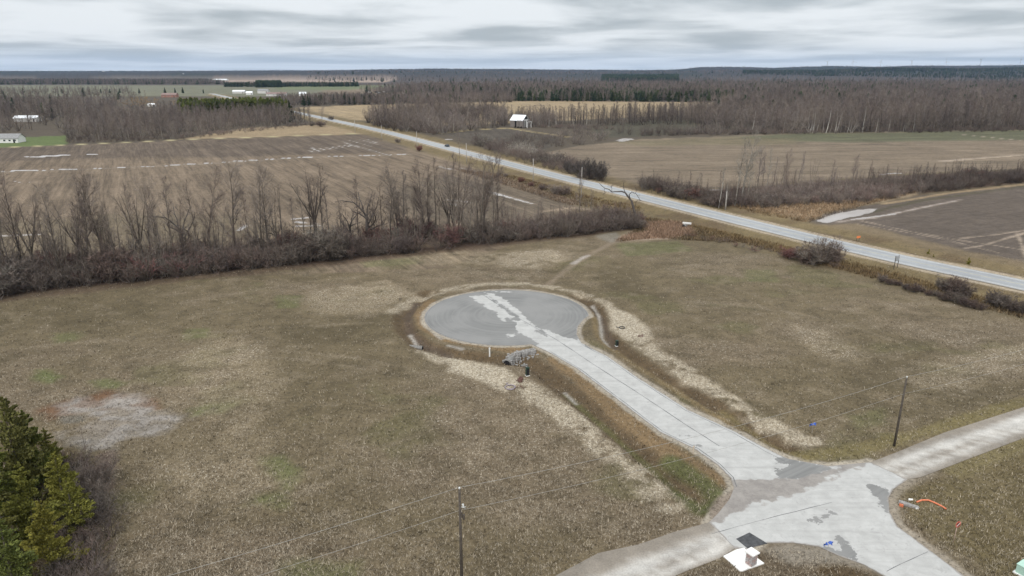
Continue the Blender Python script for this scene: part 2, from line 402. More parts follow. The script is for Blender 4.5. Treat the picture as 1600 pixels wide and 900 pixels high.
M_pine = plant_material('pine_foliage', [(.10, .12, .03), (.13, .14, .035), (.08, .10, .03)], 1.)
M_willow_y = plant_material('golden_twigs', [(.42, .25, .08), (.35, .21, .08)])
M_grass = tint_material('dead_grass', .95, 3., .4, 0)

# ------------------------------------------------------------------ the ground sheet
def ground_sheet():
    ypx = np.arange(985, 122, -1.45)
    rows = [g(800, y)[1] for y in ypx]
    y = rows[-1]
    while y < 11500: y += 70 + (y - 4000) * .01 if y > 4000 else 70; rows.append(y)
    rows = np.array([14., 22., 30., 36.] + rows)
    u = np.linspace(-1.02, 1.02, 900)           # tan of bearing, wider than the view on both sides
    X = (rows[:, None] + 25) * u[None, :]; Y = np.repeat(rows[:, None], len(u), 1)
    nr_, nc = X.shape; X = X.ravel(); Y = Y.ravel()
    zed = height(X, Y)
    lots = C(114, 101, 79)
    T = np.tile(lots, (len(X), 1)); FL = np.full(len(X), .42); RW = np.full(len(X), .12); WT = np.zeros(len(X))
    FLOW = np.c_[X * .25, Y * .25, np.zeros(len(X))]
    def lay(m, col=None, fl=None, rw=None, wt=None):
        nonlocal T, FL, RW, WT
        k = m[:, None]
        if col is not None: T = T * (1 - k) + np.asarray(col) * k
        if fl is not None: FL = FL * (1 - m) + fl * m
        if rw is not None: RW = RW * (1 - m) + rw * m
        if wt is not None: WT = WT * (1 - m) + wt * m
    def flow(m, ang, across=.35, along=.012):
        s = m > .3; c_, s_ = math.cos(ang), math.sin(ang)      # ang: bearing of the rows
        FLOW[s, 0] = (X[s] * -s_ + Y[s] * c_) * across; FLOW[s, 1] = (X[s] * c_ + Y[s] * s_) * along
    P = lambda pts, soft=1., rag=0., rs=8.: mpoly(X, Y, pts, soft, rag, rs)
    Ln = lambda pts, w, soft=.5, rag=0., rs=4.: mline(X, Y, pts, w, soft, rag, rs)
    # everything beyond the lots: rough ground, then the woods' floor
    far = ss(300, 420, Y); lay(far, C(92, 82, 70), .1, .0)
    lay(ss(1500, 2600, Y) , C(84, 74, 66), 0, 0)
    # far farmland
    for pts, col in [
        ([(-600, 133), (420, 133), (560, 134), (560, 141), (420, 150), (-600, 150)], C(120, 118, 98)),
        ([(330, 124), (640, 123), (600, 128), (480, 131), (330, 130)], C(168, 148, 132)),
        ([(140, 122), (330, 121), (330, 126), (150, 126)], C(130, 118, 105)),
        ([(-700, 124), (60, 123), (60, 128), (-700, 129)], C(136, 122, 108)),
        ([(430, 133), (640, 133), (680, 137), (560, 140), (430, 140)], C(112, 118, 86)),
        ([(500, 141), (640, 137), (790, 138), (790, 147), (620, 149), (520, 147)], C(132, 116, 98)),
        ([(560, 146), (790, 146), (790, 160), (560, 160)], C(105, 92, 82)),
        ([(1060, 118), (1160, 117), (1160, 120), (1060, 121)], C(120, 112, 100)),
    ]: m = P(pts, 14, 30, 200); lay(m, col, .05, .5); flow(m, R(80), .05, .004)
    # golden stubble across the road and beyond the tree line
    m = P([(462, 168), (560, 164), (800, 158), (1110, 159), (1135, 168), (1110, 178), (800, 192), (700, 196), (610, 193), (540, 186)], 4, 4, 30); lay(m, C(162, 142, 112), .05, .55); flow(m, R(118), .12, .01)
    # wood floor
    m = P([(1130, 160), (2300, 150), (2300, 212), (1600, 205), (1250, 208), (1000, 212), (960, 196), (1110, 182)], 6, 8, 40); lay(m, C(82, 70, 60), .2, 0)
    # dark wet field by the barn and its continuation
    m = P([(678, 206), (795, 199), (840, 207), (880, 214), (870, 226), (840, 238), (790, 232), (740, 220)], 2, 2, 20); lay(m, C(88, 80, 71), .1, .6); flow(m, R(100), .2, .02)
    m = P([(925, 196), (1010, 189), (1330, 181), (1330, 190), (1100, 205), (1000, 214), (930, 216)], 3, 3, 30); lay(m, C(84, 79, 66), .1, .5)
    lay(Ln([(690, 208), (740, 203), (795, 200), (850, 209), (890, 214)], 2.2, 1.5), C(165, 148, 110), .1)
    lay(Ln([(700, 218), (712, 217), (735, 217)], 2., 1.5, 1.), None, None, None, .8)
    # field B: the brown field across the road
    FB = [(852, 238), (905, 228), (1000, 218), (1250, 208), (1600, 203), (2500, 200), (2500, 246), (1600, 262), (1420, 272), (1300, 280), (1060, 300), (1000, 297), (950, 284), (925, 268)]
    m = P(FB, 1.5, 2, 12); lay(m, C(129, 114, 97), .08, .7); flow(m, R(4), .10, .012)
    lay(P([(1130, 214), (1250, 208), (1600, 204), (2500, 200), (2500, 214), (1600, 219), (1420, 222), (1250, 222)], 10, 9, 40), C(100, 98, 76), .1, .5)
    lay(P([(960, 222), (1130, 214), (1250, 216), (1240, 226), (1000, 228)], 8, 6, 30) * .7, C(118, 108, 84))
    lay(Ln([(1250, 224), (1330, 226), (1420, 224)], 1.5, 1.2, 1.) * .7, C(92, 80, 72))
    lay(Ln([(1470, 252), (1530, 247), (1600, 242), (1750, 236)], 1.5, 1.2, 1.5) * .8, C(175, 158, 140))
    lay(Ln([(1500, 210), (1560, 216), (1620, 222)], 1.2, 1.2, 1.) * .7, C(170, 155, 138))
    lay(P([(957, 219), (975, 216), (992, 217), (985, 220), (972, 222)], 2.5, 3.5, 6), None, None, None, .62)
    lay(Ln([(1376, 273), (1390, 272), (1404, 271)], 1.4, 1, 1.), None, None, None, .8)
    lay(Ln([(1050, 295), (1090, 297), (1150, 295)], .9, .8, .8, 3), None, None, None, .75)
    # brush belt floor under field B
    lay(P([(925, 278), (1060, 300), (1300, 282), (1420, 274), (1600, 264), (2500, 248), (2500, 275), (1600, 285), (1440, 303), (1330, 322), (1200, 330), (1120, 325), (1040, 305), (960, 290)], 2, 2, 10), C(88, 72, 62), .4, 0)
    # reeds
    m = P([(1130, 322), (1180, 318), (1260, 312), (1345, 300), (1440, 297), (1440, 303), (1345, 322), (1290, 334), (1262, 348), (1235, 345), (1190, 335)], 1.2, 1.5, 6); lay(m, C(156, 136, 110), .5, .1)
    # field C: worked ground beyond the road with tyre tracks
    FC = [(1258, 349), (1300, 334), (1345, 323), (1440, 305), (1600, 288), (2500, 244), (2700, 600), (1900, 505), (1600, 427), (1440, 390), (1340, 367)]
    m = P(FC, 1.0, .8, 5); lay(m, C(102, 91, 82), .22, .4); flow(m, R(25), .5, .05)
    lay(P([(1262, 352), (1340, 350), (1480, 385), (1600, 410), (1900, 480), (1900, 505), (1600, 427), (1440, 392), (1340, 368)], 2, 2, 8), C(126, 110, 88), .45, .1)
    for a in ([(1345, 345), (1420, 361), (1500, 375), (1600, 390), (1750, 410)], [(1340, 350), (1470, 372), (1560, 395)], [(1500, 372), (1560, 366), (1600, 360), (1700, 345)], [(1530, 385), (1570, 372), (1600, 364), (1650, 350)], [(1590, 365), (1598, 385), (1605, 410)], [(1508, 388), (1540, 382), (1600, 365)]):
        lay(Ln(a, .35, .5, .5, 3) * .8, C(172, 154, 136), 0)
    lay(P([(1276, 345), (1300, 335), (1345, 327), (1372, 325), (1360, 333), (1320, 342), (1290, 348)], .6, .8, 3), C(150, 145, 138), 0, 0, 1.1)
    lay(Ln([(1310, 347), (1370, 339), (1430, 326), (1500, 312)], .8, .8, .9, 4) * .9, C(165, 150, 138), 0, 0, .55)
    lay(Ln([(1330, 343), (1400, 333)], .5, .6, .6, 3), None, 0, 0, .8)
    lay(Ln([(1360, 331), (1440, 313), (1600, 291)], 1.3, 1.2, 1., 5) * .8, C(86, 80, 62), .1)
    lay(Ln([(1380, 318), (1480, 302), (1600, 288), (2000, 268)], 1.0, .8, .6, 4), C(160, 138, 108), .3)
    # field A: ploughed rows running with the road
    FA = [(-1500, 300), (-300, 245), (0, 231), (300, 219), (560, 210), (602, 212), (690, 243), (770, 272), (905, 316), (880, 350), (700, 420), (400, 430), (0, 452), (-500, 520), (-1500, 760)]
    m = P(FA, 1., .8, 10); lay(m, C(126, 110, 93), .10, .85); flow(m, R(118.5), .22, .010)
    lay(P([(-1500, 290), (0, 231), (560, 210), (602, 212), (650, 230), (560, 240), (400, 245), (200, 247), (0, 252), (-1500, 340)], 8, 9, 40) * .75, C(98, 86, 76))
    lay(P([(-200, 390), (0, 345), (200, 335), (360, 340), (420, 360), (300, 400), (0, 420)], 9, 8, 30) * .5, C(108, 98, 78))
    lay(P([(600, 300), (700, 270), (800, 290), (900, 316), (870, 345), (760, 350), (650, 340)], 8, 8, 30) * .6, C(98, 88, 76))
    # standing water between the rows: a drain line of short dashes, and streaks along the rows
    def dashes(a, b, n, w, l, j=.25, sk=.35, wt=1.):
        pa, pb = np.array(g(*a)), np.array(g(*b))
        for i in range(n):
            c_ = pa + (pb - pa) * ((i + .5 + rng.uniform(-.15, .15)) / n); d = (pb - pa) / np.hypot(*(pb - pa))
            q = .5 * l * rng.uniform(1 - j, 1 + j)
            lay(mline(X, Y, [c_ - d * q, c_ + d * q + np.array([-.46, .88]) * sk * w], w * rng.uniform(.7, 1.2), w * .35, 0, world=True), None, 0, 0, wt)
    lay(Ln([(-500, 290), (0, 269), (120, 265), (330, 255), (480, 246), (640, 241)], 2.0, 2.) * .4, C(150, 138, 124), 0, .2)
    dashes((-60, 268.5), (115, 264.5), 11, 1.5, 3.0, sk=1.0); dashes((115, 264.5), (260, 259), 12, .85, 1.8, sk=1.0)
    dashes((260, 258), (470, 246), 16, 1.15, 2.0, sk=1.0); dashes((470, 246), (638, 241), 14, 1.3, 2.0, sk=1.0)
    dashes((-40, 247.5), (60, 245.2), 7, .9, 1.6); dashes((60, 245.2), (92, 243.5), 2, 3.4, 8); dashes((134, 241.5), (152, 241.2), 2, 1.1, 2.5)
    for i in range(7): lay(Ln([(482 + i * 9, 235.5 - i * 1.6), (492 + i * 9, 238 - i * 1.6)], .8, .8, .6, 3), C(150, 140, 130), 0, 0, .75)
    for a in ([(488, 231), (500, 237)], [(535, 221), (560, 230)], [(545, 219), (580, 228)], [(560, 217), (592, 226)], [(575, 218), (590, 223)], [(548, 226), (610, 243)], [(700, 262), (720, 266)], [(718, 262), (744, 269)], [(688, 260), (705, 265)]):
        lay(Ln(a, .8, 1.0, .9, 4), C(140, 130, 120), 0, 0, .62)
    for a in ([(495, 350), (462, 347)], [(465, 353), (500, 352)], [(384, 352), (372, 360)], [(460, 342), (482, 340)], [(700, 312), (735, 316)], [(705, 318), (716, 321)], [(760, 298), (830, 318)], [(770, 303), (790, 306)], [(-60, 372), (60, 366)], [(620, 378), (660, 372)]):
        lay(Ln(a, .9, 1.0, .9, 3), C(150, 138, 125), 0, 0, .8)
    lay(Ln([(20, 282), (35, 286), (52, 284)], .6, .6, .5, 3), None, 0, 0, .7)
    lay(Ln([(850, 330), (900, 324), (930, 330)], 1.2, 1.2, 1., 4), C(150, 132, 112), .1)
    # headland, lawn and the yellow grass margin behind field A
    lay(P([(280, 218), (380, 200), (500, 195), (560, 198), (600, 207), (560, 210)], 2, 2, 15), C(156, 136, 108), .2, .1)
    lay(P([(520, 196), (560, 196), (640, 210), (700, 228), (640, 214)], 2, 1), C(140, 130, 92), .3)
    lay(Ln([(-700, 262), (0, 230.5), (300, 218), (600, 207.5)], 1.5, 1.2), C(186, 174, 134), .1, 0)
    lay(P([(-600, 240), (0, 216), (104, 212), (104, 226), (0, 230), (-600, 256)], 2, 1.5), C(104, 116, 72), .05, .1)
    # road verges
    d = dline(X, Y, HWYS)
    vw = ss(24, 15, d + 3 * fbm(X / 12, Y / 12, 55)) * (Y < 1500)
    lay(vw * .85, C(126, 110, 80), .35, .05)
    near_side = vw * (Y < 330); lay(near_side * ss(-.1, .5, fbm(X / 7, Y / 7, 77)) * .8, C(105, 88, 68), .3)
    lay(ss(7.4, 6.7, d + .35 * fbm(X / 3, Y / 3, 12)) * (Y < 1600), C(176, 160, 138), .0, 0)
    # the lots ------------------------------------------------------------
    lotm = mpoly(X, Y, [(0, 462), (920, 366), (1010, 372), (1160, 385), (1380, 445), (1700, 530), (2600, 700), (2600, 1100), (-1600, 1100), (-1600, 640)], 1.5, 1.)
    v1 = fbm(X / 26, Y / 18, 61, 4); v2 = fbm(X / 9, Y / 7, 62, 4)
    lay(lotm * ss(.0, .5, v1) * .7, C(124, 109, 90), .62)
    lay(lotm * ss(.05, .5, -v1) * .75, C(98, 87, 66), .3)
    lay(lotm * ss(.25, .6, v2) * .45, C(134, 119, 99), .7)
    lay(lotm * ss(.28, .55, fbm(X / 14 + 9, Y / 10, 63, 4)) * .5, C(106, 101, 70), .35)
    for pts, k in [([(55, 578), (75, 576), (95, 588), (80, 597), (58, 592)], 1.), ([(140, 595), (170, 590), (195, 600), (180, 608), (150, 606)], .8), ([(80, 520), (130, 518), (125, 535), (85, 537)], .6), ([(290, 515), (325, 512), (322, 528), (290, 530)], .55),
                   ([(405, 715), (440, 712), (468, 745), (450, 765), (420, 745)], .8), ([(400, 770), (450, 768), (440, 790), (380, 790)], .7), ([(290, 640), (330, 630), (372, 630), (350, 648), (300, 652)], .85), ([(435, 463), (470, 462), (465, 480), (430, 482)], .6),
                   ([(960, 380), (1060, 376), (1080, 392), (980, 400)], .55), ([(1160, 420), (1210, 420), (1215, 440), (1170, 440)], .45), ([(560, 408), (660, 400), (660, 412), (570, 418)], .5), ([(440, 880), (560, 880), (560, 920), (440, 920)], .6), ([(1330, 650), (1380, 640), (1380, 660), (1340, 670)], .4)]:
        lay(P(pts, 1.0, 1.2, 4) * k, C(108, 110, 72), .35)
    # bleached stubble where the seed heads lie thick
    for pts, k in [([(270, 560), (330, 530), (420, 530), (440, 600), (400, 680), (340, 690), (300, 620)], .4), ([(230, 730), (330, 700), (420, 690), (420, 760), (300, 790)], .4), ([(640, 400), (720, 390), (780, 396), (760, 412), (660, 418)], .6), ([(780, 395), (860, 388), (900, 400), (840, 420), (780, 418)], .8),
                   ([(1240, 510), (1300, 520), (1345, 560), (1300, 565), (1250, 540)], .6), ([(1440, 570), (1560, 545), (1600, 540), (1640, 560), (1500, 610), (1430, 605)], .6), ([(480, 455), (600, 440), (640, 460), (600, 490), (500, 490)], .6), ([(1510, 735), (1600, 750), (1600, 860), (1560, 850), (1540, 790)], .7)]:
        lay(P(pts, 2.5, 2.5, 5) * k, C(150, 134, 110), .85)
    # faint wheel tracks and mower swaths across the lots
    for a, w_ in [([(1040, 418), (1120, 440), (1200, 470), (1290, 520), (1345, 555)], .5), ([(1050, 428), (1125, 452), (1200, 484), (1280, 530)], .4), ([(1400, 600), (1480, 590), (1560, 570), (1640, 560)], .5), ([(200, 560), (330, 545), (450, 548), (560, 560), (640, 575)], .5), ([(180, 572), (330, 556), (450, 560), (560, 574)], .5),
                  ([(60, 540), (200, 530), (420, 512), (580, 505)], .6), ([(250, 820), (420, 760), (600, 700), (760, 640)], .5), ([(280, 835), (440, 780), (620, 716), (780, 655)], .5), ([(700, 700), (780, 760), (880, 800), (960, 820)], .5), ([(300, 470), (480, 440), (620, 425), (760, 418)], .6), ([(1060, 470), (1180, 480), (1300, 500), (1420, 540)], .5)]:
        lay(Ln(a, w_ * .6, .6, .5, 3) * .4, C(138, 124, 104), .6)
    v3 = fbm(X / 3.2, Y / 2.4, 64, 4)
    lay(lotm * ss(.15, .5, v3) * .4, C(88, 78, 60), .3); lay(lotm * ss(.2, .5, -v3) * .35, C(136, 122, 102), .7)
    # pale silt wash by the cedars
    lay(P([(60, 640), (100, 628), (170, 612), (235, 622), (250, 640), (150, 640), (80, 655)], 1.2, 1.2, 3) * .8, C(116, 84, 62), .3)
    sil = P([(86, 634), (120, 625), (150, 628), (180, 619), (222, 625), (250, 642), (296, 657), (270, 664), (262, 676), (205, 688), (180, 702), (150, 705), (128, 716), (105, 705), (112, 672), (140, 655), (105, 645)], 1.5, 2.4, 2.6); sil = sil * (.45 + .5 * ss(-.35, .25, fbm(X / 1.9, Y / 1.3, 83, 5)))
    lay(sil, C(158, 150, 142), .22, 0); lay(sil * ss(0, .4, v2) * .8, C(132, 130, 130), .05); lay(sil * ss(.1, .4, -v1) * .6, C(170, 166, 160), .1)
    lay(P([(88, 648), (128, 650), (132, 658), (100, 662)], .5, .4, 2) * .8, C(118, 112, 102))
    lay(P([(150, 712), (185, 705), (180, 760), (160, 775), (140, 745)], .8, .8, 2) * .7, C(122, 104, 96), .3)
    lay(P([(-100, 700), (130, 690), (170, 790), (130, 960), (-100, 960)], 2, 1.5), C(92, 80, 58), .2)
    # straw mulch, mud, and the two swales
    st = np.maximum(np.maximum(Ln(STRAW_W, 1.8, .9, 1.5, 3.2), Ln(STRAW_E, 1.6, .9, 1.4, 3.2)), Ln(STRAW_N, 1.2, .8, 1.1, 2.5) * .8)
    sw = np.maximum(Ln(DITCH_W, 2.1, .8, .5), Ln(DITCH_E, 1.9, .8, .5))
    ring = np.abs(np.hypot(X - BULB_C[0], Y - BULB_C[1]) - BULB_R - 1.7)
    lay(np.maximum(sw, 0), C(100, 84, 64), .3, 0)
    bank = np.maximum(Ln([(672, 470), (656, 490), (665, 512), (700, 530), (760, 540), (810, 548), (832, 552)], 1.25, .5, .4), Ln([(870, 562), (910, 592), (960, 640), (1010, 680), (1070, 722), (1110, 750)], 1.6, .6, .5))
    lay(bank, C(132, 110, 82), .35, 0)
    lay(Ln([(1050, 720), (1100, 755), (1125, 780), (1095, 795), (1060, 770)], 1.2, .8, .5) * .9, C(96, 98, 62), .3)
    lay(Ln([(925, 480), (934, 505), (938, 525), (965, 550), (1060, 610), (1150, 668)], .9, .5, .4), C(132, 114, 84), .4)
    lay(Ln([(884, 612), (930, 650), (1000, 712), (1060, 765)], .6, .5, .5) * .55, C(96, 98, 58), .2)
    st = st * ss(-.36, .2, fbm(X / 1.6, Y / 1.6, 33, 4) + .22 * st); lay(st * .85, C(172, 158, 136), .88, 0)
    lay(P([(700, 560), (790, 575), (812, 600), (790, 612), (760, 598), (700, 580)], .8, .8, 2), C(174, 160, 138), .88)
    lay(P([(948, 480), (985, 490), (1015, 512), (1020, 530), (975, 530), (952, 510)], .8, .8, 2) * .9, C(174, 160, 138), .88)
    mud = np.maximum(Ln([(650, 470), (637, 492), (640, 515), (660, 536), (700, 551)], .8, .5, .35), Ln([(922, 478), (940, 495), (948, 520), (960, 540)], .7, .5, .3))
    lay(mud * .85, C(92, 78, 66), .1)
    for a in ([(668, 500), (672, 515), (690, 530)], [(700, 540), (722, 545)], [(926, 474), (936, 490), (939, 508), (940, 524), (952, 540)], [(883, 608), (900, 625)], [(640, 518), (650, 532)]):
        lay(Ln(a, .32, .3, .2, 1.5), C(168, 160, 150), 0, 0, .35)
    # gravel wisp from the ditch up to the hedge (a trickle path)
    lay(Ln([(855, 443), (880, 425), (905, 408), (918, 400), (945, 385), (985, 362)], .8, .8, .5, 3) * .7, C(146, 130, 112), .2)
    lay(Ln([(895, 412), (912, 402), (918, 400)], .7, .5, .4) * .9, C(176, 166, 156), 0)
    lay(P([(930, 368), (965, 362), (975, 374), (955, 380)], 1, 1, 3) * .6, C(140, 134, 124), .3)
    m = P([(1012, 348), (1050, 346), (1078, 352), (1085, 364), (1060, 372), (1010, 376), (960, 376), (975, 366), (1010, 362)], 1., 1.2, 4); lay(m, C(152, 130, 110), .7)
    # shoulder of gravel around court and junction
    dp = np.full(len(X), 99.); bb = (Y < 160) & (Y > 30) & (np.abs(X) < 70); dp[bb] = sdpoly(X[bb], Y[bb], PAVE)
    lay(ss(1.05, .55, dp + .35 * fbm(X / 1.4, Y / 1.4, 71)), C(172, 161, 145), .12, 0)
    lay(P([(1365, 735), (1400, 752), (1440, 745), (1460, 738), (1420, 765), (1402, 790), (1412, 820), (1450, 850), (1530, 905), (1600, 950), (1560, 960), (1480, 905), (1400, 850), (1370, 800)], .7, .5, 2) * .9, C(148, 136, 120), .15)
    lay(P([(1110, 790), (1145, 765), (1160, 800), (1110, 830)], .4, .4, 2), C(148, 134, 120), .15)
    gp = P([(1185, 862), (1200, 848), (1240, 846), (1290, 856), (1340, 880), (1400, 905), (1500, 1010), (1150, 1010), (1085, 960), (1060, 905), (1130, 880)], .5, .4, 2)
    lay(gp, C(112, 98, 80), .5); lay(P([(1195, 860), (1230, 850), (1290, 856), (1350, 886), (1330, 905), (1285, 880), (1240, 885)], .8, .5, 2), C(146, 136, 122), .3)
    lay(P([(1285, 884), (1320, 880), (1345, 890), (1370, 915), (1300, 930), (1270, 905)], .5, .4, 2) * .9, C(92, 76, 54), .2)
    lay(P([(1410, 770), (1470, 745), (1600, 690), (1900, 600), (1900, 1000), (1700, 1000), (1600, 930), (1460, 845), (1415, 810)], 1.2, 1) * .75, C(108, 96, 66), .35)
    lay(Ln([(1490, 735), (1600, 690), (1750, 640)], 1.3, .7, .6) * .8, C(128, 116, 82), .4)
    lay(Ln([(1260, 712), (1330, 705), (1430, 680), (1560, 640), (1700, 598)], 1.1, .7, .5) * .8, C(124, 112, 76), .4)
    lay(Ln([(1130, 640), (1200, 690), (1260, 715)], .8, .5, .4) * .6, C(130, 116, 78), .4)
    # narrow edge of brown earth along the hedge
    lay(Ln([(-600, 530), (0, 468), (400, 424), (920, 366)], 2.2, 1.4, 1.) * .8, C(96, 80, 66), .3)
    HB = [(-1500, 640), (-500, 520), (0, 464), (400, 420), (800, 378), (925, 366), (1000, 358), (985, 345), (880, 350), (700, 385), (400, 400), (0, 425), (-500, 470), (-1500, 600)]
    lay(P(HB, 1.5, 1.5, 6), C(84, 68, 58), .35, 0)
    zed = zed - np.where(WT > .6, .03, 0)
    # canopy of the farthest woods is part of the hill sheet: broken tops of uneven height
    can = ss(3900, 4400, Y)
    zed = zed + can * (6 + 7 * nr.random(len(X)) * (fbm(X / 160, Y / 160, 91, 3) > -.25))
    lay(can, C(58, 56, 54), 0, 0); lay(can * ss(.0, .3, fbm(X / 500, Y / 400, 95)), C(44, 50, 44))
    V = np.c_[X, Y, zed]
    i = np.arange((nr_ - 1) * nc).reshape(nr_ - 1, nc)[:, :-1].ravel()
    F = np.c_[i, i + 1, i + nc + 1, i + nc]
    me = npmesh('ground', V, F, True, T)
    attr(me, 'fleck', FL); attr(me, 'rows', RW); attr(me, 'wet', WT)
    me.attributes.new('flow', 'FLOAT_VECTOR', 'POINT').data.foreach_set('vector', FLOW.astype(np.float32).ravel())
    o = link('ground', me, None, M_ground); tag(o, kind='structure')
    return (X, Y, T, FL)
GX, GY, GT, GF = ground_sheet()
# the land behind the camera and to the sides
mb = MB(); mb.box((0, 0, -3.5), (26000, 26000, .2)); o = mb.build('terrain', simple('far_land', tuple(C(104, 92, 76)), scale=.02)); tag(o, kind='structure')

# ------------------------------------------------------------------ paved and gravel sheets
def sheet(name, P, step, z, mat, attrs, thick=.05, kind='structure'):
    xs = np.arange(P[:, 0].min(), P[:, 0].max(), step); ys = np.arange(P[:, 1].min(), P[:, 1].max(), step)
    X, Y = np.meshgrid(xs, ys); X = X.ravel() + nr.uniform(-.1, .1, X.size) * step; Y = Y.ravel() + nr.uniform(-.1, .1, Y.size) * step
    k = sdpoly(X, Y, P) < -step * .35
    # outline refined
    O = []
    for i in range(len(P)):
        a, b = P[i], P[(i + 1) % len(P)]; n = max(1, int(np.hypot(*(b - a)) / step))
        for j in range(n): O.append(a + (b - a) * j / n)
    nO = len(O); pts = [Vector(p) for p in O] + [Vector((x, y)) for x, y in zip(X[k], Y[k])]
    vo, eo, fo, *_ = delaunay_2d_cdt(pts, [(i, (i + 1) % nO) for i in range(nO)], [], 1, 1e-5)
    V = np.array([(v[0], v[1], z) for v in vo]); F = np.array([f for f in fo if len(f) == 3])
    A = attrs(V[:, 0], V[:, 1])
    if 'z' in A: V[:, 2] += A.pop('z')
    base = V.copy(); n = len(V)
    # skirt down into the ground
    import collections
    ec = collections.Counter(tuple(sorted(e)) for f in F for e in ((f[0], f[1]), (f[1], f[2]), (f[2], f[0])))
    sk = [e for e in ec if ec[e] == 1]; low = V.copy(); low[:, 2] -= thick + .05
    Q = np.array([(a, b, b + n, a + n) for a, b in sk])
    me = npmesh(name, np.vstack([V, low]), [F, Q], False)
    for kx, a in A.items(): attr(me, kx, np.concatenate([a, a]))
    o = link(name, me, None, mat); tag(o, kind=kind); return o
def pave_attrs(X, Y):
    P = lambda pts, s=.25, r=.25: mpoly(X, Y, pts, s + .75, r + .35, 1.1)
    d = np.hypot(X - BULB_C[0], Y - BULB_C[1])
    damp = ss(BULB_R + 3.5, BULB_R + .5, d)
    damp = np.maximum(damp, P([(835, 556), (800, 545), (820, 470), (930, 470), (930, 560), (908, 532), (875, 522), (848, 520), (842, 527), (850, 535), (842, 541)]))
    for pts in ([(736, 463), (757, 461), (775, 475), (802, 496), (797, 499), (780, 491), (763, 482), (745, 470)], [(758, 457), (770, 458), (792, 470), (815, 490), (842, 515), (832, 513), (808, 494), (785, 476), (768, 466)],
                [(778, 491), (790, 495), (788, 502), (779, 500)], [(803, 501), (815, 501), (840, 519), (870, 532), (905, 560), (860, 560), (838, 541), (842, 537), (826, 527), (808, 519)], [(793, 521), (806, 522), (805, 528), (795, 527)],
                [(846, 513), (870, 522), (900, 532), (935, 556), (900, 560), (862, 530)], [(770, 455), (800, 455), (800, 457), (770, 457)]):
        damp = damp * (1 - P(pts, .2, .15))
    damp = np.maximum(damp, P([(1353, 756), (1368, 757), (1384, 765), (1388, 775), (1389, 800), (1372, 780), (1360, 768)], .15, .1))
    damp = np.maximum(damp, P([(1310, 838), (1325, 850), (1345, 880), (1300, 868), (1290, 856), (1318, 862)], .15, .15))
    damp = np.maximum(damp, .8 * P([(1262, 812), (1300, 800), (1308, 804), (1275, 816)], .15, .2))
    damp = np.maximum(damp, .75 * P([(1370, 780), (1385, 795), (1383, 800), (1370, 788)], .1, .1))
    damp = np.maximum(damp, .8 * P([(1090, 692), (1105, 697), (1100, 700), (1085, 698)], .1, .1))
    damp = np.maximum(damp, .8 * P([(1060, 678), (1075, 680), (1072, 684), (1060, 682)], .1, .1))
    damp = np.maximum(damp, P([(1198, 712), (1220, 712), (1300, 730), (1285, 738), (1240, 752), (1212, 745)], .3, .2))
    for pts in ([(1215, 722), (1230, 726), (1226, 732), (1214, 733)], [(1195, 712), (1210, 716), (1205, 745), (1195, 745)]): damp = damp * (1 - P(pts, .15, .1))
    dirt = P([(1148, 752), (1170, 749), (1205, 750), (1245, 748), (1300, 731), (1345, 722), (1360, 722), (1300, 745), (1250, 768), (1200, 783), (1150, 800), (1125, 815), (1108, 816), (1122, 802), (1140, 780)], .5, .5)
    dirt = np.maximum(dirt, .5 * P([(1100, 812), (1150, 858), (1140, 862), (1095, 815)], .3, .3))
    ed = -sdpoly(X, Y, PAVE); dirt = np.maximum(dirt, .62 * ss(.7, .0, ed)); dirt = np.maximum(dirt, .45 * mline(X, Y, [(1150, 803), (1200, 786), (1250, 770), (1310, 745), (1360, 726)], .6, .5))
    return {'damp': damp, 'dirt': dirt, 'z': .03 * ss(BULB_R, 0, d)}
court = sheet('paved_road', PAVE, .42, .0, M_pave, pave_attrs, .08)
def grav_attrs(X, Y):
    base = np.tile(C(139, 130, 119), (len(X), 1)); n = fbm(X / 3, Y / 3, 17, 4)
    for pts, w in (([(600, 1080), (850, 945), (960, 902), (1060, 862), (1130, 835)], 1.0), ([(820, 1010), (980, 925), (1090, 872), (1140, 850)], .7), ([(1385, 732), (1450, 705), (1600, 655), (1900, 570)], 1.1), ([(1400, 745), (1470, 718), (1600, 668), (1900, 585)], .7)):
        m = mline(X, Y, pts, w * .62, .7, .5, 2.5)[:, None] * .9; base = base * (1 - m) + C(204, 199, 192) * m
    base *= (1 + .16 * n + .18 * fbm((X * .45 - Y * .89) * .9, (X * .89 + Y * .45) * .06, 23, 4))[:, None]
    return {'tint': base}
sheet('gravel_road', GRAV_W, .8, .004, M_gravel, grav_attrs); sheet('gravel_road', GRAV_E, .8, .004, M_gravel, grav_attrs)

def strip(name, P, offs, z, mat, tintf, zc=0.):
    P = np.array(P); T = np.gradient(P, axis=0); T /= np.hypot(T[:, 0], T[:, 1])[:, None]; Nn = np.c_[-T[:, 1], T[:, 0]]
    V = []; cols = []
    for i in range(len(P)):
        for o_ in offs:
            V.append((*(P[i] + Nn[i] * o_), z + zc * (1 - abs(o_) / max(abs(x) for x in offs)))); cols.append(tintf(o_, i))
    k = len(offs); F = [(i * k + j, (i + 1) * k + j, (i + 1) * k + j + 1, i * k + j + 1) for i in range(len(P) - 1) for j in range(k - 1)]
    me = npmesh(name, V, np.array(F)[:, ::-1], False, np.array(cols)); return link(name, me, None, mat)
HD = smooth(HWY, 40)
def hc(o_, i):
    c = C(162, 163, 164); t = math.exp(-((abs(abs(o_) - 2.0) - .0) / .55) ** 2); e = math.exp(-((abs(o_) - 4.6) / .5) ** 2)
    c = c * (1 - .10 * t) * (1 + .06 * math.sin(i * .13)); return c * (1 - e * .6) + C(168, 158, 144) * e * .6
o = strip('highway', HD, list(np.linspace(-4.7, 4.7, 23)), .455, M_asph, hc, .07); tag(o, kind='structure')
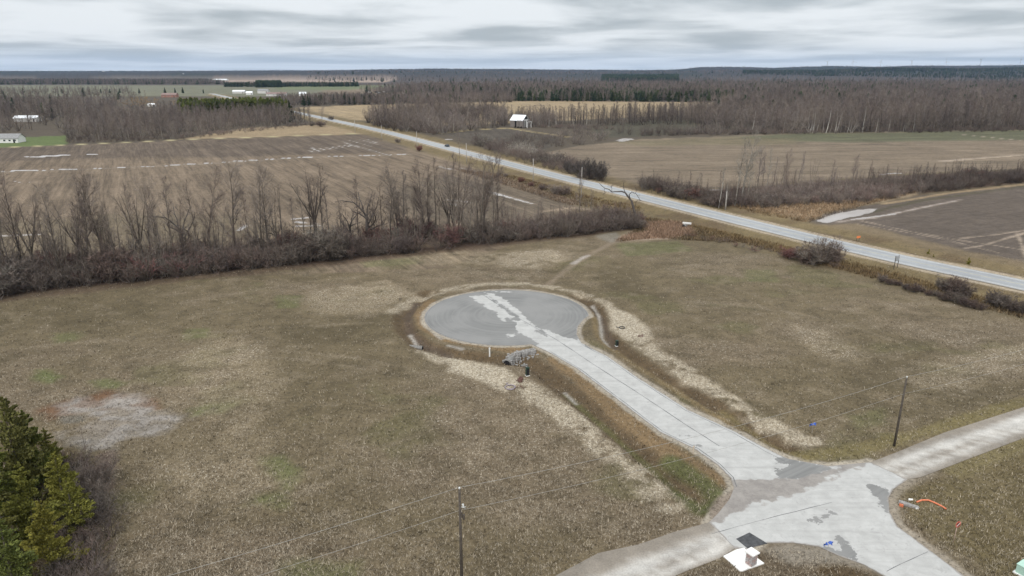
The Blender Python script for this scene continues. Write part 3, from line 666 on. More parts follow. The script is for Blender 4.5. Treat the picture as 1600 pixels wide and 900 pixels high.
M_paint = simple('worn_road_paint', (.62, .61, .58), var=.2, scale=.7); M_ypaint = simple('worn_yellow_paint', (.45, .38, .20), var=.3, scale=.7)
for off in (-3.55, 3.55):
    Tn = np.gradient(HD, axis=0); Tn /= np.hypot(Tn[:, 0], Tn[:, 1])[:, None]; Nn = np.c_[-Tn[:, 1], Tn[:, 0]]
    o = strip('road_marking', HD + Nn * off, [-.07, .07], .475, M_paint, lambda a, b: (1, 1, 1)); o.data.materials.clear(); o.data.materials.append(M_paint); tag(o, kind='structure')
o = strip('road_marking', HD, [-.08, .08], .532, M_ypaint, lambda a, b: (1, 1, 1)); tag(o, kind='structure')
# sealed seams in the court's paving: thin beads of bitumen lying on it, raised a few mm
M_tar = simple('bitumen_seal', (.12, .12, .12), .7)
def seam(P, w=.05):
    P = [Vector((x, y, 0)) for x, y in P]; out = []
    for i in range(len(P) - 1):
        n = max(1, int((P[i + 1] - P[i]).length / 1.2))
        for j in range(n): out.append(P[i].lerp(P[i + 1], j / n) + Vector((rng.uniform(-.03, .03), rng.uniform(-.03, .03), 0)))
    out.append(P[-1]); V = []
    for i, p in enumerate(out):
        d = (out[min(i + 1, len(out) - 1)] - out[max(i - 1, 0)]).normalized(); nn = Vector((-d.y, d.x, 0)) * w * rng.uniform(.5, 1.4)
        zc = .009 + .03 * float(ss(BULB_R, 0, np.array([math.hypot(p.x - BULB_C[0], p.y - BULB_C[1])]))[0])
        V += [p - nn + Vector((0, 0, zc)), p + nn + Vector((0, 0, zc))]
    F = [(2 * i, 2 * i + 2, 2 * i + 3, 2 * i + 1) for i in range(len(out) - 1)]
    o = link('pavement_seam', npmesh('pavement_seam', np.array([tuple(v) for v in V]), np.array(F)[:, ::-1]), court, M_tar)
seam(G([(755, 461), (775, 474), (815, 500), (870, 531), (930, 571), (1000, 616), (1060, 656), (1124, 697)]), .055)
seam([tuple(BULB_C + (BULB_R - .3) * np.array([math.cos(R(a)), math.sin(R(a))])) for a in range(0, 286, 6)], .05)
seam([(p[0] + .35, p[1] + .15) for p in G(EDGE_W[:9])], .05)
seam([(p[0] - .45, p[1] - .1) for p in G([(1232, 720), (1200, 704), (1150, 675), (1075, 640), (1000, 592), (950, 557), (930, 547), (908, 535)])], .045)
seam(G([(1112, 834), (1180, 815), (1240, 800), (1300, 785)]), .03)
seam(G([(1385, 893), (1410, 880), (1450, 862)]), .03)
# dark new patch cut into the paving beside the pad
mb = MB(); mb.prism([tuple(p) for p in G([(1150, 842), (1171, 832), (1199, 849), (1168, 857)])][::-1], -.02, .008)
o = mb.build('asphalt_patch', simple('fresh_asphalt', (.06, .06, .062), .75, scale=2., var=.35), court)

# ------------------------------------------------------------------ bare trees
def branch(r, p, d, L_, r0, lvl, out, bend=.25, up=.15, nseg=4, r1=.25):
    """a wandering tapered limb; returns its points"""
    P = [p.copy()]; d = d.normalized(); rad = [r0]
    for i in range(nseg):
        d = (d + Vector((r.gauss(0, 1), r.gauss(0, 1), r.gauss(0, 1))) * bend * .5 + Vector((0, 0, up))).normalized()
        p = p + d * L_ / nseg; P.append(p.copy()); rad.append(r0 * (1 - (1 - r1) * (i + 1) / nseg))
    out.append((P, rad, lvl)); return P, rad
def at_(P, t):
    k = t * (len(P) - 1); i = min(int(k), len(P) - 2); return P[i].lerp(P[i + 1], k - i), (P[i + 1] - P[i]).normalized()
def side(r, d, ang):
    o = d.orthogonal().normalized(); o.rotate(Matrix.Rotation(r.uniform(0, 6.283), 3, d))
    return (d * math.cos(ang) + o * math.sin(ang)).normalized()
def grow(seed, H, style, rich=1.):
    r = random.Random(seed); out = []
    def limbs(P, rad, L_, lvl, n, t0, ang, up, maxl):
        if lvl > maxl: return
        for i in range(max(1, int(round(n)))):
            t = t0 + (1 - t0) * ((i + r.random()) / max(1, n)) ** .85; t = min(t, .98)
            p, d = at_(P, t); rr = rad[min(int(t * (len(rad) - 1)), len(rad) - 1)]
            l = L_ * (1 - .45 * t) * r.uniform(.65, 1.25)
            q, rq = branch(r, p, side(r, d, ang * r.uniform(.7, 1.25)), l, max(rr * r.uniform(.45, .62), .012), lvl, out, .5 if style == 'oak' else .28, up, 4 if lvl < 3 else 3, .3)
            limbs(q, rq, l * (.55 if lvl < 2 else .6), lvl + 1, n * (.55 if lvl < 2 else .6), .12, ang, up * .5, maxl)
    if style == 'ash':
        P, rad = branch(r, Vector((0, 0, -.3)), Vector((r.gauss(0, .04), r.gauss(0, .04), 1)), H, H * .014, 0, out, .09, .05, 9, .12)
        limbs(P, rad, H * .33, 1, 19 * rich, .22, R(35), .13, 3)
    elif style == 'vase':
        P, rad = branch(r, Vector((0, 0, -.3)), Vector((0, 0, 1)), H * .38, H * .018, 0, out, .06, .05, 4, .8)
        for i in range(6):
            a = i * 1.05 + r.random(); q, rq = branch(r, P[-1] - Vector((0, 0, r.uniform(0, H * .08))), Vector((math.cos(a) * .38, math.sin(a) * .38, 1)), H * r.uniform(.5, .64), H * .009, 1, out, .12, .06, 6, .15)
            limbs(q, rq, H * .19, 2, 8 * rich, .15, R(33), .14, 3)
    elif style == 'oak':
        P, rad = branch(r, Vector((0, 0, -.3)), Vector((r.gauss(0, .1), r.gauss(0, .1), 1)), H * .42, H * .026, 0, out, .18, .02, 4, .75)
        for i in range(7):
            a = i * .9 + r.random(); t = .55 + .45 * i / 6; p, d = at_(P, t)
            q, rq = branch(r, p, Vector((math.cos(a) * .9, math.sin(a) * .9, .75 + .5 * t)), H * r.uniform(.34, .55), H * .012, 1, out, .55, .09, 6, .2)
            limbs(q, rq, H * .19, 2, 7 * rich, .15, R(50), .06, 3)
    elif style == 'clump':
        for j in range(4):
            a = j * 1.6 + r.random(); h = H * r.uniform(.7, 1)
            P, rad = branch(r, Vector((math.cos(a) * .5, math.sin(a) * .5, -.3)), Vector((math.cos(a) * .12, math.sin(a) * .12, 1)), h, H * .009, 0, out, .10, .05, 7, .12)
            limbs(P, rad, H * .17, 1, 10 * rich, .3, R(30), .18, 2)
    elif style == 'slim':
        P, rad = branch(r, Vector((0, 0, -.3)), Vector((r.gauss(0, .06), r.gauss(0, .06), 1)), H, H * .010, 0, out, .08, .04, 9, .12)
        limbs(P, rad, H * .15, 1, 20 * rich, .3, R(38), .14, 2)
    elif style == 'round':       # broad crowned willow-like thicket tree
        for j in range(5):
            a = j * 1.27 + r.random(); P, rad = branch(r, Vector((math.cos(a) * .4, math.sin(a) * .4, -.3)), Vector((math.cos(a) * .5, math.sin(a) * .5, 1)), H * r.uniform(.65, .95), H * .012, 0, out, .25, .02, 6, .15)
            limbs(P, rad, H * .30, 1, 9 * rich, .15, R(45), .08, 2)
    elif style == 'shrub':
        for j in range(int(16 * rich)):
            a = r.uniform(0, 6.28); s = r.uniform(.1, .75); P, rad = branch(r, Vector((math.cos(a) * .3 * r.random(), math.sin(a) * .3 * r.random(), -.2)), Vector((math.cos(a) * s, math.sin(a) * s, 1)), H * r.uniform(.55, 1.05), .03, 1, out, .3, -.02, 4, .3)
            limbs(P, rad, H * .34, 2, 6 * rich, .15, R(38), .06, 3)
    return out
def tubes(segs, sides, wide=1., flat=False):
    Vs = []; F3 = []; F4 = []; n0 = 0; r = random.Random(3)
    for P, rad, lvl in segs:
        k = len(P)
        if flat:                                # a tapered blade: the finest twigs
            d = (P[-1] - P[0]); w = d.cross(Vector((r.gauss(0, 1), r.gauss(0, 1), r.gauss(0, 1)))); w = w.normalized() if w.length > 1e-6 else Vector((1, 0, 0))
            w = w * rad[0] * wide
            if k == 2: Vs += [P[0] - w, P[0] + w, P[-1]]; F3.append((n0, n0 + 1, n0 + 2)); n0 += 3
            else:
                m = P[k // 2]; Vs += [P[0] - w, P[0] + w, m + w * .8, m - w * .8, P[-1]]
                F4.append((n0, n0 + 1, n0 + 2, n0 + 3)); F3.append((n0 + 3, n0 + 2, n0 + 4)); n0 += 5
            continue
        up = None
        for i, p in enumerate(P):
            d = (P[min(i + 1, k - 1)] - P[max(i - 1, 0)]).normalized()
            up = d.orthogonal().normalized() if up is None else (up - d * up.dot(d)).normalized()
            w = d.cross(up)
            for j in range(sides):
                a = 6.2832 * j / sides; Vs.append(p + (up * math.cos(a) + w * math.sin(a)) * rad[i] * wide)
        for i in range(k - 1):
            for j in range(sides): a, c = n0 + i * sides + j, n0 + i * sides + (j + 1) % sides; F4.append((a, c, c + sides, a + sides))
        n0 += k * sides
    return np.array([tuple(v) for v in Vs]), np.array(F3, int).reshape(-1, 3), np.array(F4, int).reshape(-1, 4)
def merge(*parts):
    V = []; A = []; B = []; n = 0
    for v, a, b in parts:
        if not len(v): continue
        V.append(v); A.append(a + n); B.append(b + n); n += len(v)
    return np.vstack(V), np.vstack(A), np.vstack(B)
def twigs(segs, r, per, L_, w, lvlmin):
    out = []
    for P, rad, lvl in segs:
        if lvl < lvlmin: continue
        for _ in range(per):
            p, d = at_(P, r.uniform(.15, 1)); e = side(r, d, r.uniform(.3, .8)); e = (e + Vector((0, 0, .12))).normalized()
            out.append(([p, p + e * L_ * r.uniform(.6, 1.4)], [w, 0], 9))
    return out
def tree_parts(seed, H, style, rich=1., tw=4, twl=.9, tww=.022, wide=1.):
    s = grow(seed, H, style, rich); r = random.Random(seed + 1)
    split = 2 if style != 'shrub' else 0
    tr = [q for q in s if q[2] < (1 if style in ('ash', 'slim', 'clump', 'round') else 2)]
    cr = [q for q in s if q not in tr] if False else [q for q in s if q[2] >= (1 if style in ('ash', 'slim', 'clump', 'round') else 2)]
    top = max(q[2] for q in s)
    tm = tubes(tr, 6, wide) if tr else None
    a = tubes([q for q in cr if q[2] < top], 3, wide * 1.05); b = tubes([q for q in cr if q[2] == top], 3, wide * 1.1, True)
    c = tubes(twigs(s, r, tw, twl, tww, top), 3, 1., True)
    return tm, merge(a, b, c)
TREES = {}
def variant(key, *a, **k):
    if key not in TREES:
        tm, cm = tree_parts(*a, **k)
        TREES[key] = (npmesh('tree_trunk', tm[0], [tm[1], tm[2]], True) if tm else None, npmesh('tree_crown', cm[0], [cm[1], cm[2]]), cm, tm, a[1])
    return TREES[key]
for i in range(3): variant(('ash', i), 100 + i, 20, 'ash', .9, tw=1, tww=.018)
for i in range(2): variant(('vase', i), 120 + i, 20, 'vase', .9, tw=2, tww=.018)
for i in range(2): variant(('oak', i), 141 + i, 16, 'oak', .8, tw=2, twl=.8)
for i in range(2): variant(('clump', i), 160 + i, 18, 'clump', .9, tw=2)
for i in range(3): variant(('slim', i), 180 + i, 17, 'slim', .9, tw=2)
# for groves 350 m off and more: fewer, slightly stouter twigs
for i in range(2): variant(('dash', i), 200 + i, 18, 'ash', .5, tw=2, twl=1.5, tww=.05, wide=1.3)
for i in range(2): variant(('dround', i), 220 + i, 12, 'round', .62, tw=2, twl=1.4, tww=.045, wide=1.2)
for i in range(2): variant(('dslim', i), 240 + i, 18, 'slim', .7, tw=2, twl=1.2, tww=.05, wide=1.4)
for i in range(4): variant(('shrub', i), 260 + i, 3.2, 'shrub', .75, tw=2, twl=.5, tww=.016)
for i in range(2): variant(('bush', i), 270 + i, 3.2, 'shrub', 1.25, tw=4, twl=.5, tww=.02)
COUNT = {'tree': 0, 'shrub': 0}
MESHC = {}
def with_mat(me, mat, key):
    """the same mesh data shown in another bark, shared by every plant that has it"""
    k = (me.name, key)
    if k not in MESHC:
        m2 = me.copy(); m2.name = me.name.split('.')[0]; m2.materials.clear(); m2.materials.append(mat); MESHC[k] = m2
    return MESHC[k]
def plant(key, x, y, h, label, cat='tree', name='bare_tree', group=None, bark=None, twig=None, lean=(0, 0), rz=None, wide=1.):
    tr, cr, _, _, H0 = TREES[key]; s = h / H0
    o = empty(name, (x, y, Z(x, y) - .05), rng.uniform(0, 6.28) if rz is None else rz, label, cat, group)
    o.scale = (s * wide, s * wide, s)
    if lean != (0, 0): o.rotation_euler = (lean[0], lean[1], 0)
    if tr is not None: link('trunk', with_mat(tr, bark or M_bark, (bark or M_bark).name), o)
    link('crown' if tr is not None else 'stems', with_mat(cr, twig or M_twig, (twig or M_twig).name), o)
    COUNT[cat] = COUNT.get(cat, 0) + 1
    return o
ORD = ['first', 'second', 'third', 'fourth', 'fifth', 'sixth', 'seventh', 'eighth', 'ninth', 'tenth', 'eleventh', 'twelfth', 'thirteenth', 'fourteenth', 'fifteenth', 'sixteenth', 'seventeenth', 'eighteenth', 'nineteenth', 'twentieth'] 
for _t, _n in (('twenty', 'thirtieth'), ('thirty', 'fortieth'), ('forty', 'fiftieth'), ('fifty', 'sixtieth'), ('sixty', 'seventieth'), ('seventy', 'eightieth'), ('eighty', 'ninetieth'), ('ninety', 'hundredth')): ORD += [_t + '-' + w for w in ORD[:9]] + [_n]

# hedgerow between the lots and the ploughed field: (pixel x, top row, style, set back from the hedge front in rows)
HEDGE = [(-60, 285, 'ash', 22), (-25, 300, 'clump', 30), (12, 288, 'ash', 30), (22, 352, 'oak', 34), (40, 290, 'ash', 36), (58, 291, 'vase', 30), (80, 330, 'slim', 20), (97, 303, 'ash', 28), (103, 340, 'clump', 14), (128, 300, 'vase', 40), (142, 285, 'ash', 34), (150, 300, 'slim', 22), (163, 290, 'ash', 44), (172, 283, 'ash', 30), (186, 320, 'slim', 16),
         (206, 350, 'oak', 40), (216, 292, 'slim', 26), (228, 288, 'vase', 34), (240, 290, 'ash', 42), (258, 318, 'clump', 18), (277, 280, 'slim', 38), (290, 292, 'oak', 44), (312, 284, 'slim', 30), (328, 278, 'ash', 34), (343, 318, 'clump', 22), (370, 264, 'ash', 42), (393, 300, 'slim', 20), (410, 270, 'ash', 28), (422, 272, 'ash', 36),
         (439, 318, 'oak', 34), (462, 312, 'slim', 24), (478, 290, 'slim', 36), (495, 256, 'vase', 38), (517, 292, 'slim', 30), (540, 306, 'clump', 28), (548, 300, 'oak', 40), (562, 282, 'slim', 22), (577, 268, 'oak', 34), (598, 286, 'slim', 40), (612, 280, 'ash', 24), (624, 272, 'ash', 36), (632, 270, 'slim', 30), (648, 292, 'clump', 24), (662, 262, 'ash', 30), (672, 262, 'slim', 36),
         (688, 300, 'slim', 24), (701, 268, 'vase', 28), (722, 330, 'clump', 30), (775, 288, 'slim', 24), (785, 306, 'slim', 30), (838, 312, 'clump', 24), (905, 268, 'slim', 26), (912, 330, 'clump', 20), (870, 335, 'slim', 22)]
HEDGE += [(rng.uniform(575, 770), 0, rng.choice(['slim', 'ash', 'clump', 'ash']), rng.uniform(14, 40)) for _ in range(16)]
HEDGE += [(rng.uniform(770, 925), 466 - 88 - rng.uniform(45, 85), 'slim', rng.uniform(14, 30)) for _ in range(8)]
HEDGE += [(rng.uniform(-60, 780), 0, rng.choice(['slim', 'slim', 'clump', 'ash']), rng.uniform(12, 46)) for _ in range(28)]
HEDGE = [(a, b or 466 - a * .105 - d * .62 - rng.uniform(72, 135), c, d) for a, b, c, d in HEDGE]
HEDGE.sort()
nth = 0
for k, (px, ty, stl, back) in enumerate(HEDGE):
    by = 466 - px * .105 - back * .62
    x, y = g(px, by); h = zfor(px, by, ty); key = (stl, k % (3 if stl in ('ash', 'slim') else 2))
    if px > 0: nth += 1
    nm = {'ash': 'tall bare tree with rising limbs', 'vase': 'bare tree with a fanned vase-shaped crown', 'oak': 'gnarled dark bare tree with crooked limbs', 'clump': 'bare tree of several thin stems', 'slim': 'slender bare tree with short twigs'}[stl]
    lab = f'{nm} in the hedgerow#'
    plant(key, x, y, h, lab, 'tree', 'bare_tree', 'trees of the hedgerow behind the lots', M_dead if stl == 'oak' else None, None)

# crooked dead tree leaning at the hedge's end
def traced(px0, py0, pts, r):
    """a limb whose turns are read off the photograph, standing at its own distance"""
    y = g(px0, py0)[1]; out = []
    for i, (a, b, off) in enumerate(pts):
        yy = y + off; t = (b - 450) / FOC; z = CAM_H - yy * (t * _c + _s) / (_c - t * _s); zc_ = yy * _c + (CAM_H - z) * _s
        out.append(Vector(((a - 800) / FOC * zc_, yy, z)))
    return out
dt = empty('dead_tree', (*g(995, 353), Z(*g(995, 353))), 0, 'crooked dead tree with two long bent limbs leaning over the road verge', 'tree')
org = Vector(dt.location)
def tr_(pts, r0, r1, lvl, out):
    P = [p - org for p in traced(995, 353, pts, 0)]; out.append((P, list(np.linspace(r0, r1, len(P))), lvl))
tk = []; cr_ = []
tr_([(995, 357, 0), (994, 340, 0), (990, 326, 0), (987, 314, 0), (982, 308, .3), (977, 301, .4)], .42, .24, 0, tk)
tr_([(977, 301, .4), (971, 299, 1), (962, 299.5, 1.5), (956, 300, 2), (952, 296, 2.3), (945, 294, 2.6), (940, 290, 3), (936, 286, 3)], .22, .05, 0, tk)
tr_([(985, 312, .3), (983, 304, -.5), (987, 300, -1), (993, 302, -1.4), (997, 307, -1.8), (1001, 314, -2)], .15, .04, 1, cr_)
tr_([(977, 301, .4), (975, 296, .6), (974, 288, .8), (975, 282, 1)], .12, .03, 1, cr_)
tr_([(993, 302, -1.4), (995, 297, -1), (992, 293, -1)], .07, .02, 1, cr_); tr_([(956, 300, 2), (956, 294, 2.2), (955, 289, 2.2)], .08, .02, 1, cr_)
tr_([(945, 294, 2.6), (944, 299, 2.8), (944, 304, 2.8)], .06, .02, 1, cr_); tr_([(990, 326, 0), (993, 320, -.6), (994, 314, -1), (999, 312, -1.2)], .08, .02, 1, cr_)
rr_ = random.Random(5)
for P, rad, l in list(cr_) + [tk[1]]:
    for _ in range(7):
        p, d = at_(P, rr_.uniform(.3, 1)); branch(rr_, p, side(rr_, d, .8), rr_.uniform(.7, 1.8), .035, 2, cr_, .7, .05, 3, .3)
a_, b_, c_ = tubes(tk, 8); link('trunk', npmesh('trunk', a_, [b_, c_], True), dt, M_dead)
a_, b_, c_ = tubes(cr_, 5); link('crown', npmesh('crown', a_, [b_, c_], True), dt, M_dead)

# trees on the brush belt beyond the road
BELT = [(1003, 296, 262, 'clump', 0), (1018, 299, 275, 'slim', 0), (1036, 303, 268, 'clump', 0), (1053, 307, 266, 'slim', 0), (1123, 323, 262, 'slim', 2), (1134, 325, 285, 'slim', 2), (1148, 322, 218, 'slim', 1), (1157, 318, 214, 'ash', 1), (1166, 316, 240, 'slim', 1), (1183, 298, 236, 'ash', 0), (1190, 300, 242, 'slim', 0), (1197, 296, 232, 'slim', 1),
        (1207, 298, 246, 'slim', 0), (1218, 296, 238, 'ash', 0), (1226, 296, 240, 'slim', 0), (1245, 292, 250, 'slim', 0), (1250, 294, 238, 'slim', 0), (1268, 290, 248, 'clump', 0), (1296, 296, 250, 'slim', 0), (1299, 298, 262, 'slim', 0), (1329, 290, 246, 'ash', 0), (1354, 288, 250, 'slim', 0), (1425, 284, 258, 'clump', 0), (1455, 285, 260, 'slim', 0), (1430, 282, 262, 'slim', 0)]
for k, (px, by, ty, stl, pale) in enumerate(BELT):
    x, y = g(px, by); key = (stl, k % (3 if stl in ('ash', 'slim') else 2))
    plant(key, x, y, zfor(px, by, ty), f'{"pale" if pale else "dark"} thin bare tree in the brush beyond the highway#', 'tree', 'bare_tree', 'trees in the brush belt beyond the highway', M_birch if pale == 2 else (M_pale if pale else M_bark), M_pale if pale else M_twig, lean=(0, rng.uniform(-.02, .14)))
# single trees
for px, by, ty, stl, lab in [(718, 243, 200, 'slim', 'lone bare tree standing on the verge between the ploughed field and the highway'), (483, 190, 163, 'slim', 'thin bare tree on the bank by the highway crest'), (503, 192, 160, 'ash', 'taller bare tree on the bank by the highway crest'), (131, 692, 662, 'slim', 'bare sapling standing on the pale silt patch by the cedars'),
                             (1277, 402, 362, 'clump', 'bare multi-stemmed tree rising out of the big bush on the highway verge')]:
    x, y = g(px, by); plant((stl, 1), x, y, zfor(px, by, ty), lab, 'tree', 'bare_tree')

# ------------------------------------------------------------------ conifers
def conifer(seed, H, rad, n, size, spread=.35, bushy=1., droop=-.05):
    r = random.Random(seed); V = []; F3 = []; segs = [([Vector((0, 0, -.3)), Vector((0, 0, H * .5)), Vector((0, 0, H * .97))], [H * .018, H * .01, .015], 0)]
    nb = int(26 * bushy * H / 6); tips = []
    for i in range(nb):
        t = (i + r.random()) / nb; z = H * (.03 + .95 * t ** .95); a = r.uniform(0, 6.28)
        l = rad * (1 - t) ** .85 * r.uniform(.45, 1.2) + .12; tips.append((z, a, l))
        segs.append(([Vector((0, 0, z)), Vector((math.cos(a) * l * .5, math.sin(a) * l * .5, z + droop * l + .1 * l)), Vector((math.cos(a) * l, math.sin(a) * l, z + .28 * l))], [.03, .02, .008], 1))
    tot = sum(q[2] for q in tips); k = 0
    for z, a, l in tips:
        m = int(n * l / tot)
        for _ in range(m):
            u = r.random() ** .6; w = (1.1 - .75 * u) * l * spread
            px = math.cos(a) * l * u + r.gauss(0, w * .4); py = math.sin(a) * l * u + r.gauss(0, w * .4); pz = z + .2 * l * u * u + r.gauss(0, w * .32)
            o = Vector((px, py, .35 * l + .3)).normalized(); d = (o + Vector((r.gauss(0, .5), r.gauss(0, .5), r.gauss(.25, .4)))).normalized()
            s = size * r.uniform(.6, 1.5); wv = d.cross(Vector((r.gauss(0, 1), r.gauss(0, 1), r.gauss(0, 1)))).normalized() * s * .30; p = Vector((px, py, pz))
            V += [p - d * s * .4, p + wv, p + d * s * .7, p - wv]; F3 += [(k, k + 1, k + 2), (k, k + 2, k + 3)]; k += 4
    return tubes(segs, 5), (np.array([tuple(v) for v in V]), np.array(F3), np.zeros((0, 4), int))
def reg_conifer(key, *a, **k):
    tm, cm = conifer(*a, **k); TREES[key] = (npmesh('conifer_trunk', tm[0], [tm[1], tm[2]], True), npmesh('conifer_crown', cm[0], [cm[1]]), cm, tm, a[1])
reg_conifer(('cedar', 0), 301, 10, 2.3, 15000, .20, bushy=1.7); reg_conifer(('cedar', 1), 302, 9, 2.5, 15000, .21, bushy=1.5); reg_conifer(('cedar', 2), 303, 7, 2.1, 12000, .19, bushy=1.6)
reg_conifer(('spruce', 0), 311, 15, 3.2, 900, 1.3, bushy=.8); reg_conifer(('pine', 0), 312, 15, 4.6, 800, 1.6, bushy=.6)
CED = [(-95, 800, 640), (-50, 830, 700), (-20, 790, 642), (18, 812, 680), (42, 790, 616), (66, 772, 640), (88, 758, 668), (104, 800, 705), (60, 850, 722), (6, 880, 740), (96, 740, 690), (-60, 920, 790), (30, 940, 810), (84, 890, 780), (120, 830, 745)]
for k, (px, by, ty) in enumerate(CED):
    x, y = g(px, by); h = zfor(px, by, ty)
    plant(('cedar', k % 3), x, y, h, f'bushy olive green cedar in the clump by the silt patch#', 'tree', 'cedar_tree', 'cedars clumped beside the silt patch', M_bark, M_cedar, wide=rng.uniform(.9, 1.15) if h > 9 else 1.3)
for k, (px, by, ty, lab) in enumerate([(454, 191, 156, 'small dark spruce by the bank near the highway crest'), (1451, 394, 385, 'small round cedar on the verge beyond the highway, beside a smaller one'), (1459, 398, 393, 'tiny cedar on the verge beyond the highway'), (1513, 411, 399, 'small dark cedar alone on the verge across the highway from the wide bush')]):
    x, y = g(px, by); plant(('cedar', 2) if k else ('spruce', 0), x, y, zfor(px, by, ty), lab, 'tree', 'cedar_tree' if k else 'spruce_tree', None, M_bark, M_cedar if k else M_spruce)

# ------------------------------------------------------------------ shrubs one can tell apart
def shrub(px, by, hgt, lab, mat=None, grp=None, wide=1.2, name='shrub', dense=False):
    x, y = g(px, by); return plant(('bush', rng.randrange(2)) if dense else ('shrub', rng.randrange(4)), x, y, hgt, lab, 'shrub', name, grp, None, mat or M_shrub, wide=wide)
for k, (px, by, h, w) in enumerate([(1270, 412, 5.6, 1.2), (1287, 411, 6.4, 1.1), (1301, 409, 4.8, 1.2), (1256, 410, 4., 1.3), (1232, 403, 2.8, 1.6)]):
    shrub(px, by, h, ['dark twiggy bush, thickest of those clumped on the highway verge', 'tall dark bush in the clump on the highway verge', 'dark bush at the east side of the verge clump', 'low brown bush at the west side of the verge clump', 'low red-stemmed bush west of the verge clump'][k], M_red if k == 4 else M_shrub, 'bushes clumped on the highway verge', w, dense=True)
for k, (px, by, h, w, red) in enumerate([(655, 236, 3.5, 1.3, 1), (622, 222, 3, 1.3, 0), (815, 285, 2.2, 1.3, 1), (848, 297, 2.6, 1.4, 0), (868, 303, 3.6, 1.4, 0), (880, 305, 3.8, 1.4, 0), (518, 188, 4, 1.4, 0), (502, 198, 5, 1.6, 0), (487, 197, 4, 1.5, 0), (790, 277, 1.6, 1.5, 0), (830, 291, 1.8, 1.6, 1)]):
    shrub(px, by, h, f'{"reddish" if red else "dark brown"} roadside bush dotted along the highway verge#', M_red if red else M_shrub, 'bushes dotted along the highway verge', w, dense=True)
sp_ = [(1378 + 12 * i, 440 + 3.4 * i + rng.uniform(-1, 3), rng.uniform(1.2, 2.2)) for i in range(14)] + [(1475, 455, 3.2), (1490, 460, 3.6), (1505, 466, 3.2), (1552, 478, 3.0), (1566, 482, 3.2), (1583, 487, 2.6), (1606, 492, 2.6), (1640, 505, 3)]
for k, (px, by, h) in enumerate(sorted(sp_)):
    shrub(px, by, h, f'brown leafless bush at the lot boundary under the highway bank#', M_shrub, 'bushes along the lot boundary by the highway', 1.3, dense=True)
for k in range(22):
    px = 1072 + k * 11 + rng.uniform(-4, 4); by = 366 + (px - 1072) * .22 + rng.uniform(-3, 4)
    shrub(px, by, rng.uniform(1.1, 2.), 'low brown bush under the highway bank#', M_red if rng.random() < .25 else M_shrub, 'low bushes in the row under the highway bank', 1.5)
for px, by, h, l in [(905, 283, 7, 'dark tall thicket bush by the highway, west of the tallest one'), (924, 285, 9, 'tallest dark thicket bush beside the highway opposite the hedgerow end'), (936, 287, 7.5, 'dark thicket bush by the highway, east of the tallest one'), (890, 276, 6, 'dark rounded bush at the west side of the tall thicket by the highway')]: shrub(px, by - 4, h, l, M_dead, 'dark bushes by the highway', .9, dense=True)
# shrubs of the hedge front
for k in range(95):
    px = -60 + k * 11.3 + rng.uniform(-5, 5); t = rng.random()
    by = 466 - px * .105 - 4 - t * (20 if px < 700 else 12)
    if 925 < px < 1030: by = 358 - rng.uniform(0, 14)
    red = rng.random() < (.30 if 400 < px < 900 else .16)
    shrub(px, by, rng.uniform(3.6, 7.2) if px < 780 else rng.uniform(2.6, 4.6), ('reddish-stemmed' if red else 'grey-brown') + ' leafless shrub in the hedgerow front behind the lots#', M_red if red else (M_pale if rng.random() < .15 else M_shrub), ('reddish' if red else 'grey') + ' shrubs in the hedgerow front', rng.uniform(1.1, 1.6), dense=rng.random() < .5)
for k in range(62):
    px = 1005 + k * 10.2 + rng.uniform(-4, 4); by = np.interp(px, [1000, 1120, 1200, 1300, 1400, 1440, 1600, 1700], [294, 322, 322, 316, 303, 298, 283, 278]) - rng.random() ** 1.5 * 14
    red = rng.random() < .22
    shrub(px, by, rng.uniform(2.5, 4.5), ('dark red' if red else 'brown') + ' leafless shrub in the brush belt beyond the highway#', M_red if red else M_shrub, ('red' if red else 'brown') + ' shrubs in the brush belt beyond the highway', rng.uniform(1.3, 1.8), dense=rng.random() < .5)
for k in range(46):
    t = k / 46; px = 742 + t * 190 + rng.uniform(-4, 4); by = 228 + t * 50 + rng.uniform(-7, 2) - 3
    shrub(px, by, rng.uniform(4, 7.5), 'grey bushy willow in the row beyond the highway#', M_pale if rng.random() < .35 else M_shrub, 'bushy willows along the north side of the highway', rng.uniform(1.1, 1.5))

